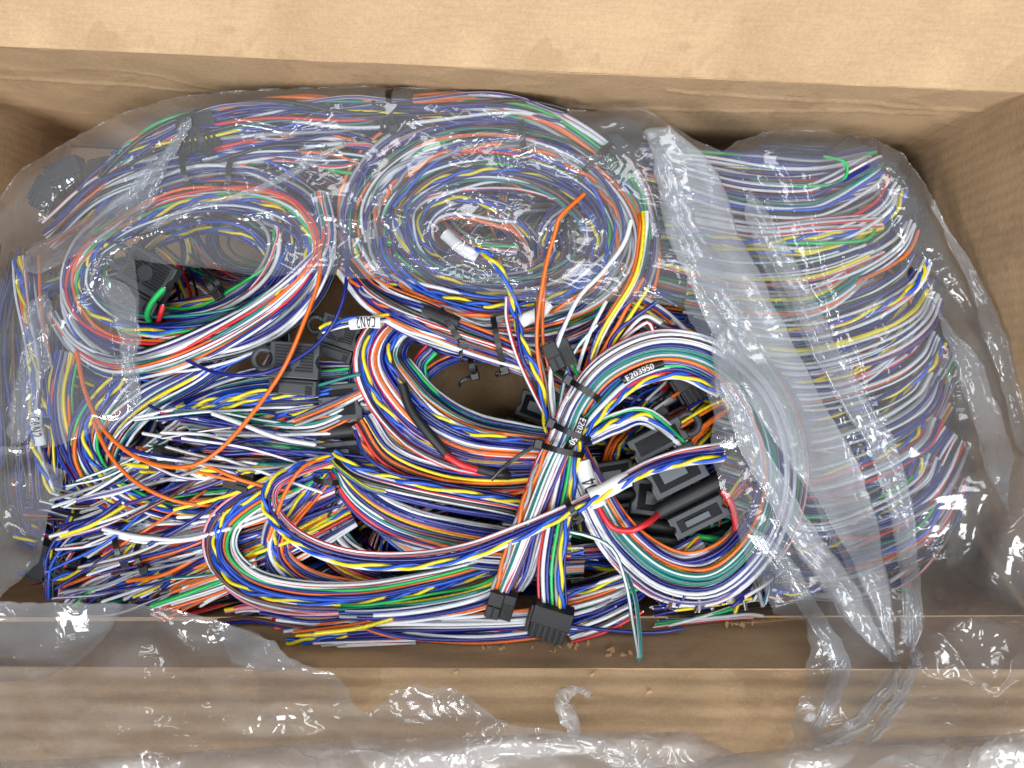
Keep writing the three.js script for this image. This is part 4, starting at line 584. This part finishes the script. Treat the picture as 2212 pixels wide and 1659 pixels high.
const segD = (u, v, p, closed = true) => { let m = 1e9; const n = p.length; for (let i = 0; i < (closed ? n : n - 1); i++) { const a = p[i], b = p[(i + 1) % n], dx = b[0] - a[0], dy = b[1] - a[1], t = clamp(((u - a[0]) * dx + (v - a[1]) * dy) / (dx * dx + dy * dy + 1e-9), 0, 1), ex = u - a[0] - dx * t, ey = v - a[1] - dy * t, d = ex * ex + ey * ey; if (d < m) m = d; } return Math.sqrt(m); };
const inside = (u, v, p) => { let c = false; for (let i = 0, j = p.length - 1; i < p.length; j = i++) if ((p[i][1] > v) !== (p[j][1] > v) && u < (p[j][0] - p[i][0]) * (v - p[i][1]) / (p[j][1] - p[i][1]) + p[i][0]) c = !c; return c; };
// one film sheet: everything of a grid inside the torn outline, cut clean along it
function sheet(name, poly, step, o = {}) {
  let x0 = 1e9, x1 = -1e9, y0 = 1e9, y1 = -1e9; for (const [a, b] of poly) { x0 = Math.min(x0, a); x1 = Math.max(x1, a); y0 = Math.min(y0, b); y1 = Math.max(y1, b); }
  x0 -= step; y0 -= step; const nx = Math.ceil((x1 - x0) / step) + 1, ny = Math.ceil((y1 - y0) / step) + 1, F = new Float32Array((nx + 1) * (ny + 1)), P = [], pos = [], uv = [], idx = [], cache = new Map();
  const jag = o.jag ?? 5, k = o.lift ?? 0, amp = o.amp ?? 1;
  const point = (u, v, d) => { const b = at(u, v, 0.2), hb = filmH(u, v) + k, e = (o.edge ? o.edge(u, v, d) : 0) + 0.0026 * Math.exp(-Math.max(0, d) / 7) * (0.6 + 0.8 * noise2(u / 40, v / 40)); return at(u, v, hb + amp * crease(b.x + (o.shift ?? 0), b.z) + e); };
  for (let j = 0; j <= ny; j++) for (let i = 0; i <= nx; i++) { const u = x0 + i * step, v = y0 + j * step, d = segD(u, v, poly) * (inside(u, v, poly) ? 1 : -1); F[j * (nx + 1) + i] = d + jag * (fbm(u / 22, v / 22, 4) + 0.25) ; P.push([u, v]); }
  const put = (u, v, d) => { const p = point(u, v, d), b = at(u, v, 0.2); pos.push(p.x, p.y, p.z); uv.push(b.x * 4 + (o.shift ?? 0), b.z * 4); return pos.length / 3 - 1; };
  const vert = (a) => { if (!cache.has(a)) cache.set(a, put(P[a][0], P[a][1], F[a])); return cache.get(a); };
  const cut = (a, b) => { const key = a < b ? a + '_' + b : b + '_' + a; if (!cache.has(key)) { const t = F[a] / (F[a] - F[b]); cache.set(key, put(lerp(P[a][0], P[b][0], t), lerp(P[a][1], P[b][1], t), 0)); } return cache.get(key); };
  const clip = (T) => { const ins = T.filter((a) => F[a] > 0).length; if (!ins) return; if (ins === 3) { idx.push(...T.map(vert)); return; }
    const out = []; for (let q = 0; q < 3; q++) { const a = T[q], b = T[(q + 1) % 3]; if (F[a] > 0) out.push(vert(a)); if ((F[a] > 0) !== (F[b] > 0)) out.push(cut(a, b)); }
    for (let q = 1; q < out.length - 1; q++) idx.push(out[0], out[q], out[q + 1]); };
  for (let j = 0; j < ny; j++) for (let i = 0; i < nx; i++) { const a = j * (nx + 1) + i, b = a + 1, c = a + nx + 1, d = c + 1; if (F[a] < -40) continue; clip([a, c, b]); clip([b, c, d]); }
  const g = new THREE.BufferGeometry(); g.setAttribute('position', new THREE.Float32BufferAttribute(pos, 3)); g.setAttribute('uv', new THREE.Float32BufferAttribute(uv, 2)); g.setIndex(idx); g.computeVertexNormals();
  return part(bag, name, g, o.mat ?? mFilm);
}
const topLine = [[-190, 480], [0, 430], [40, 370], [140, 310], [250, 250], [370, 212], [520, 196], [800, 186], [960, 195], [1130, 210], [1220, 238], [1280, 240], [1340, 226], [1400, 240], [1480, 290], [1560, 332], [1600, 302], [1680, 281], [1780, 284], [1880, 296], [1950, 332], [2000, 400], [2060, 520], [2130, 650], [2212, 790], [2300, 900]];
const tear = [[2300, 1800], [1680, 1800], [1695, 1640], [1692, 1615], [1716, 1590], [1712, 1560], [1732, 1505], [1746, 1480], [1742, 1440], [1756, 1402], [1745, 1372], [1742, 1340], [1700, 1335], [1670, 1325], [1660, 1290], [1620, 1230], [1600, 1170], [1580, 1100], [1560, 1060], [1540, 1000], [1535, 950], [1545, 900], [1530, 850], [1545, 800], [1530, 740], [1492, 700], [1480, 660], [1400, 650], [1310, 652], [1240, 656], [1140, 650], [1050, 636], [980, 621], [850, 605], [760, 601], [700, 590], [560, 596], [480, 584], [400, 574], [290, 560], [300, 640], [297, 760], [304, 880], [290, 900], [220, 926], [130, 960], [90, 966], [60, 960], [20, 980], [-190, 1000]];
const overRim = (u, v) => { const d = segD(u, v, topLine, false); return -0.014 * Math.pow(1 - Math.min(1, d / 34), 2); };
// long creases of the film, followed on the plan
const RIDGE = [[[110, 592], [210, 540], [330, 498], [440, 446], [560, 462], [640, 452], [720, 472], [800, 480]], [[1655, 380], [1680, 480], [1720, 600], [1760, 720], [1800, 830], [1850, 960], [1862, 1012]], [[1700, 360], [1730, 470], [1762, 590], [1800, 700], [1850, 800], [1905, 950], [1965, 1080]], [[1745, 380], [1775, 500], [1800, 620], [1838, 720], [1880, 830], [1940, 960]], [[1600, 330], [1625, 430], [1660, 560], [1690, 640]], [[1900, 420], [1950, 540], [1990, 640], [2030, 760], [2060, 880], [2100, 1000]], [[1980, 540], [2060, 640], [2140, 760], [2200, 860]], [[2040, 1180], [2060, 1260], [2100, 1330]], [[1960, 1300], [2040, 1380], [2110, 1470], [2160, 1480], [2190, 1420]],
  [[780, 440], [900, 455], [1000, 480], [1120, 505], [1200, 540]], [[820, 540], [920, 560], [1010, 545], [1100, 600], [1220, 640]], [[950, 560], [1010, 510], [1080, 520], [1180, 480], [1260, 470]], [[1190, 320], [1260, 380], [1300, 470], [1330, 560], [1420, 630]], [[760, 600], [860, 610], [980, 625], [1100, 640], [1300, 650]], [[40, 620], [90, 540], [110, 450], [180, 380]], [[110, 700], [170, 640], [200, 560], [290, 470]], [[60, 880], [50, 760], [110, 700]], [[230, 870], [250, 780], [240, 690]], [[250, 250], [330, 330], [320, 420], [280, 470]], [[820, 470], [900, 420], [1000, 400], [1080, 440]], [[1090, 330], [1150, 310], [1240, 330], [1320, 340]], [[660, 300], [760, 340], [800, 420]], [[1560, 700], [1600, 820], [1640, 940], [1650, 1060], [1700, 1180]], [[1700, 860], [1740, 960], [1760, 1060], [1800, 1180], [1850, 1300]], [[480, 250], [600, 270], [700, 240]], [[900, 250], [1000, 290], [1120, 280]]]
  .map((l, i) => ({ l: new THREE.CatmullRomCurve3(l.map(([a, b]) => new THREE.Vector3(a, b, 0))).getSpacedPoints(l.length * 6).map((p, k) => [p.x + 7 * noise2(k * 0.7, i * 9), p.y + 7 * noise2(k * 0.7 + 50, i * 9)]), a: (0.0034 + 0.0018 * hash2(i, 5)) * (hash2(i, 8) > 0.35 ? 1 : -1), w: 9 + 9 * hash2(i, 3) }))
  .map((r) => ({ ...r, b: r.l.reduce((q, [x, y]) => [Math.min(q[0], x), Math.max(q[1], x), Math.min(q[2], y), Math.max(q[3], y)], [1e9, -1e9, 1e9, -1e9]) }));
const ridges = (u, v) => { let s = 0; for (const r of RIDGE) { const m = r.w * 4; if (u < r.b[0] - m || u > r.b[1] + m || v < r.b[2] - m || v > r.b[3] + m) continue; const d = segD(u, v, r.l, false); s += r.a * Math.exp(-d / r.w); } return s; };
sheet('film_sheet', [...topLine, ...tear], 4, { edge: (u, v) => overRim(u, v) + ridges(u, v) });
sheet('film_side', [[-190, 978], [70, 962], [104, 1000], [142, 1020], [130, 1062], [104, 1110], [92, 1170], [82, 1212], [0, 1290], [-190, 1312]], 5, { mat: mFilmSoft, shift: 0.31, amp: 1.6 });
sheet('film_front', [[-190, 1296], [0, 1301], [150, 1304], [280, 1305], [380, 1316], [460, 1340], [520, 1362], [590, 1386], [622, 1422], [680, 1446], [720, 1456], [736, 1470], [756, 1502], [772, 1538], [800, 1540], [830, 1522], [850, 1496], [900, 1480], [930, 1491], [962, 1483], [1000, 1500], [1040, 1526], [1076, 1556], [1130, 1572], [1210, 1580], [1300, 1600], [1400, 1640], [1500, 1690], [1500, 1820], [-190, 1820]], 5, { mat: mFilmSoft, shift: 0.57, amp: 1.3 });
sheet('film_front', [[-190, 1302], [120, 1305], [262, 1308], [240, 1360], [170, 1430], [80, 1470], [-190, 1475]], 5, { mat: mFilm, shift: 0.77, lift: 0.006, amp: 1.2 });
sheet('film_front', [[470, 1342], [560, 1372], [600, 1400], [640, 1440], [580, 1452], [500, 1430]], 5, { mat: mFilm, shift: 0.9, lift: 0.004 });
// the hem of the bag, rolled over the front flap: a few layers lying over each other
const hemTop = [[-190, 1652], [0, 1646], [340, 1630], [560, 1613], [720, 1601], [1070, 1590], [1240, 1582], [1490, 1582], [1590, 1628], [1700, 1680], [1700, 1830], [-190, 1830]];
sheet('hem', hemTop, 5, { mat: mHem, shift: 0.13, lift: 0.008, amp: 1.6, jag: 1.5, edge: (u, v, d) => 0.007 * (1 - Math.exp(-Math.max(d, 0) / 12)) });
sheet('hem', [[1370, 1664], [1440, 1655], [1612, 1625], [1790, 1607], [2000, 1596], [2212, 1584], [2300, 1580], [2300, 1830], [1370, 1830]], 5, { mat: mHem, shift: 0.43, lift: 0.014, amp: 1.8, jag: 1.5, edge: (u, v, d) => 0.008 * (1 - Math.exp(-Math.max(d, 0) / 12)) });
// pleats: flattened double folds of the same film
function pleat(left, right, o = {}) {
  const C = (p) => new THREE.CatmullRomCurve3(p.map(([a, b]) => new THREE.Vector3(a, b, 0))), A = C(left), B = C(right), n = o.n ?? 70, m = 24, lift = o.lift ?? 0.004, bul = o.bulge ?? 0.005;
  const g = gridGeo(n, m, (s, q) => { const th = q * Math.PI * 2, x = 0.5 - 0.5 * Math.cos(th), top = Math.sin(th); const a = A.getPoint(s), b = B.getPoint(s), jx = fbm(s * 5 + left[0][0], q < 0.5 ? 1 : 2, 3) * 18 + fbm(s * 22 + left[0][1], 4, 2) * 7; const tp = 0.06 + 0.94 * Math.min(1, sstep(0, o.tip ?? 0.1, s) * sstep(1, 1 - (o.tip ?? 0.1), s) + 0.0), xx = 0.5 + (x - 0.5) * tp; const u = lerp(a.x, b.x, xx) + jx, v = lerp(a.y, b.y, xx); const w = at(u, v, 0.2);
    const p = at(u, v, filmH(u, v) + crease(w.x, w.z) * 0.6 + lift + bul * top * (0.5 + 0.5 * Math.sin(s * 7 + left[0][1])) + 0.0016 * fbm(u / 30, v / 60, 3) + (o.pl ?? 0.0011) * Math.sin(x * (o.nf ?? 17) + fbm(s * 4 + left[0][0], 3, 2) * 5) * (0.5 + 0.5 * noise2(s * 9, left[0][1]))); return { p, uv: [w.x * 4, w.z * 4 + (q > 0.5 ? 0.3 : 0)] }; });
  part(bag, 'pleat', g, o.mat ?? mPleat);
}
pleat([[1385, 240], [1415, 400], [1475, 590], [1555, 760], [1655, 930], [1760, 1085], [1850, 1255], [1925, 1430]], [[1505, 300], [1565, 420], [1620, 560], [1695, 715], [1775, 870], [1848, 1000], [1900, 1190], [1937, 1430]], { n: 150, lift: 0.005, tip: 0.04, mat: mFold });
pleat([[1600, 420], [1655, 560], [1725, 700], [1795, 830], [1875, 980], [1925, 1120], [1955, 1270], [1945, 1420]], [[1640, 400], [1700, 535], [1775, 680], [1855, 820], [1935, 980], [1975, 1130], [1990, 1280], [1992, 1400]], { n: 140, lift: 0.008, tip: 0.05, bulge: 0.004 });
pleat([[1533, 700], [1556, 830], [1600, 960], [1668, 1090], [1750, 1225], [1835, 1345], [1920, 1432]], [[1572, 720], [1600, 830], [1650, 950], [1725, 1080], [1805, 1200], [1878, 1320], [1932, 1428]], { n: 130, lift: 0.007, tip: 0.06, bulge: 0.004, mat: mFold });
pleat([[1400, 290], [1425, 400], [1470, 530], [1530, 650], [1590, 740]], [[1440, 300], [1475, 400], [1525, 530], [1580, 640], [1630, 730]], { lift: 0.01, bulge: 0.003, tip: 0.15 });
pleat([[1600, 1120], [1680, 1230], [1740, 1330], [1790, 1440], [1770, 1540], [1740, 1610]], [[1620, 1110], [1710, 1215], [1778, 1320], [1832, 1440], [1800, 1545], [1752, 1615]], { n: 110, lift: 0.005, bulge: 0.003, tip: 0.12 });
pleat([[1935, 1428], [1885, 1505], [1825, 1560], [1745, 1605]], [[1945, 1438], [1905, 1525], [1845, 1590], [1755, 1635]], { lift: 0.004, bulge: 0.003 });
pleat([[1972, 1395], [1958, 1450], [1905, 1530], [1862, 1610]], [[1992, 1400], [1982, 1460], [1935, 1540], [1890, 1615]], { lift: 0.003, bulge: 0.002 });
pleat([[30, 560], [130, 500], [285, 400], [330, 330]], [[60, 610], [170, 545], [315, 460], [370, 335]], { bulge: 0.003, mat: mFilm });
pleat([[70, 620], [50, 740], [30, 860], [10, 960]], [[120, 640], [105, 760], [85, 880], [55, 970]], { bulge: 0.003, mat: mFilm });
pleat([[200, 600], [245, 700], [272, 800], [282, 890]], [[262, 590], [296, 700], [300, 800], [303, 880]], { bulge: 0.004, mat: mFilm });
pleat([[300, 500], [420, 440], [560, 400], [760, 290]], [[306, 514], [430, 452], [570, 412], [770, 300]], { bulge: 0.001, lift: 0.003 });
pleat([[240, 440], [330, 350], [400, 250]], [[262, 450], [352, 358], [420, 255]], { bulge: 0.001, lift: 0.003 });
pleat([[2000, 400], [2080, 600], [2150, 800], [2200, 1000]], [[2040, 460], [2140, 660], [2220, 860], [2260, 1000]], { bulge: 0.003, mat: mFilm });
pleat([[1990, 640], [2070, 800], [2120, 960], [2150, 1120]], [[2030, 650], [2130, 800], [2180, 960], [2200, 1120]], { bulge: 0.003, tip: 0.3, mat: mFilm });
// torn curl of film on the front flap
{
  const cv = new THREE.CatmullRomCurve3([[1228, 1588, .26], [1222, 1545, .262], [1216, 1515, .263], [1226, 1500, .262], [1245, 1497, .26], [1264, 1501, .256], [1277, 1508, .252]].map((p) => at(...p)));
  const g = gridGeo(60, 12, (s, q) => { const p = cv.getPoint(s), T = cv.getTangent(Math.min(s, 0.999)), S = new THREE.Vector3(-T.z, 0, T.x).normalize(), w = (1 - s * 0.75) * 0.0062, a = (q - 0.5) * 2.6 + s * 5; p.addScaledVector(S, Math.cos(a) * w + 0.001 * noise2(s * 22, q * 3)); p.y += Math.sin(a) * w + 0.0012 * noise2(s * 25 + 9, q * 4); return { p, uv: [s * 0.3, q * 0.08] }; });
  part(bag, 'torn_curl', g, mHem);
}
console.log('bag built');

let tris = 0; scene.traverse((o) => { if (o.isMesh) tris += (o.geometry.index ? o.geometry.index.count : o.geometry.attributes.position.count) / 3; });
console.log('triangles', Math.round(tris));
renderer.render(scene, camera);
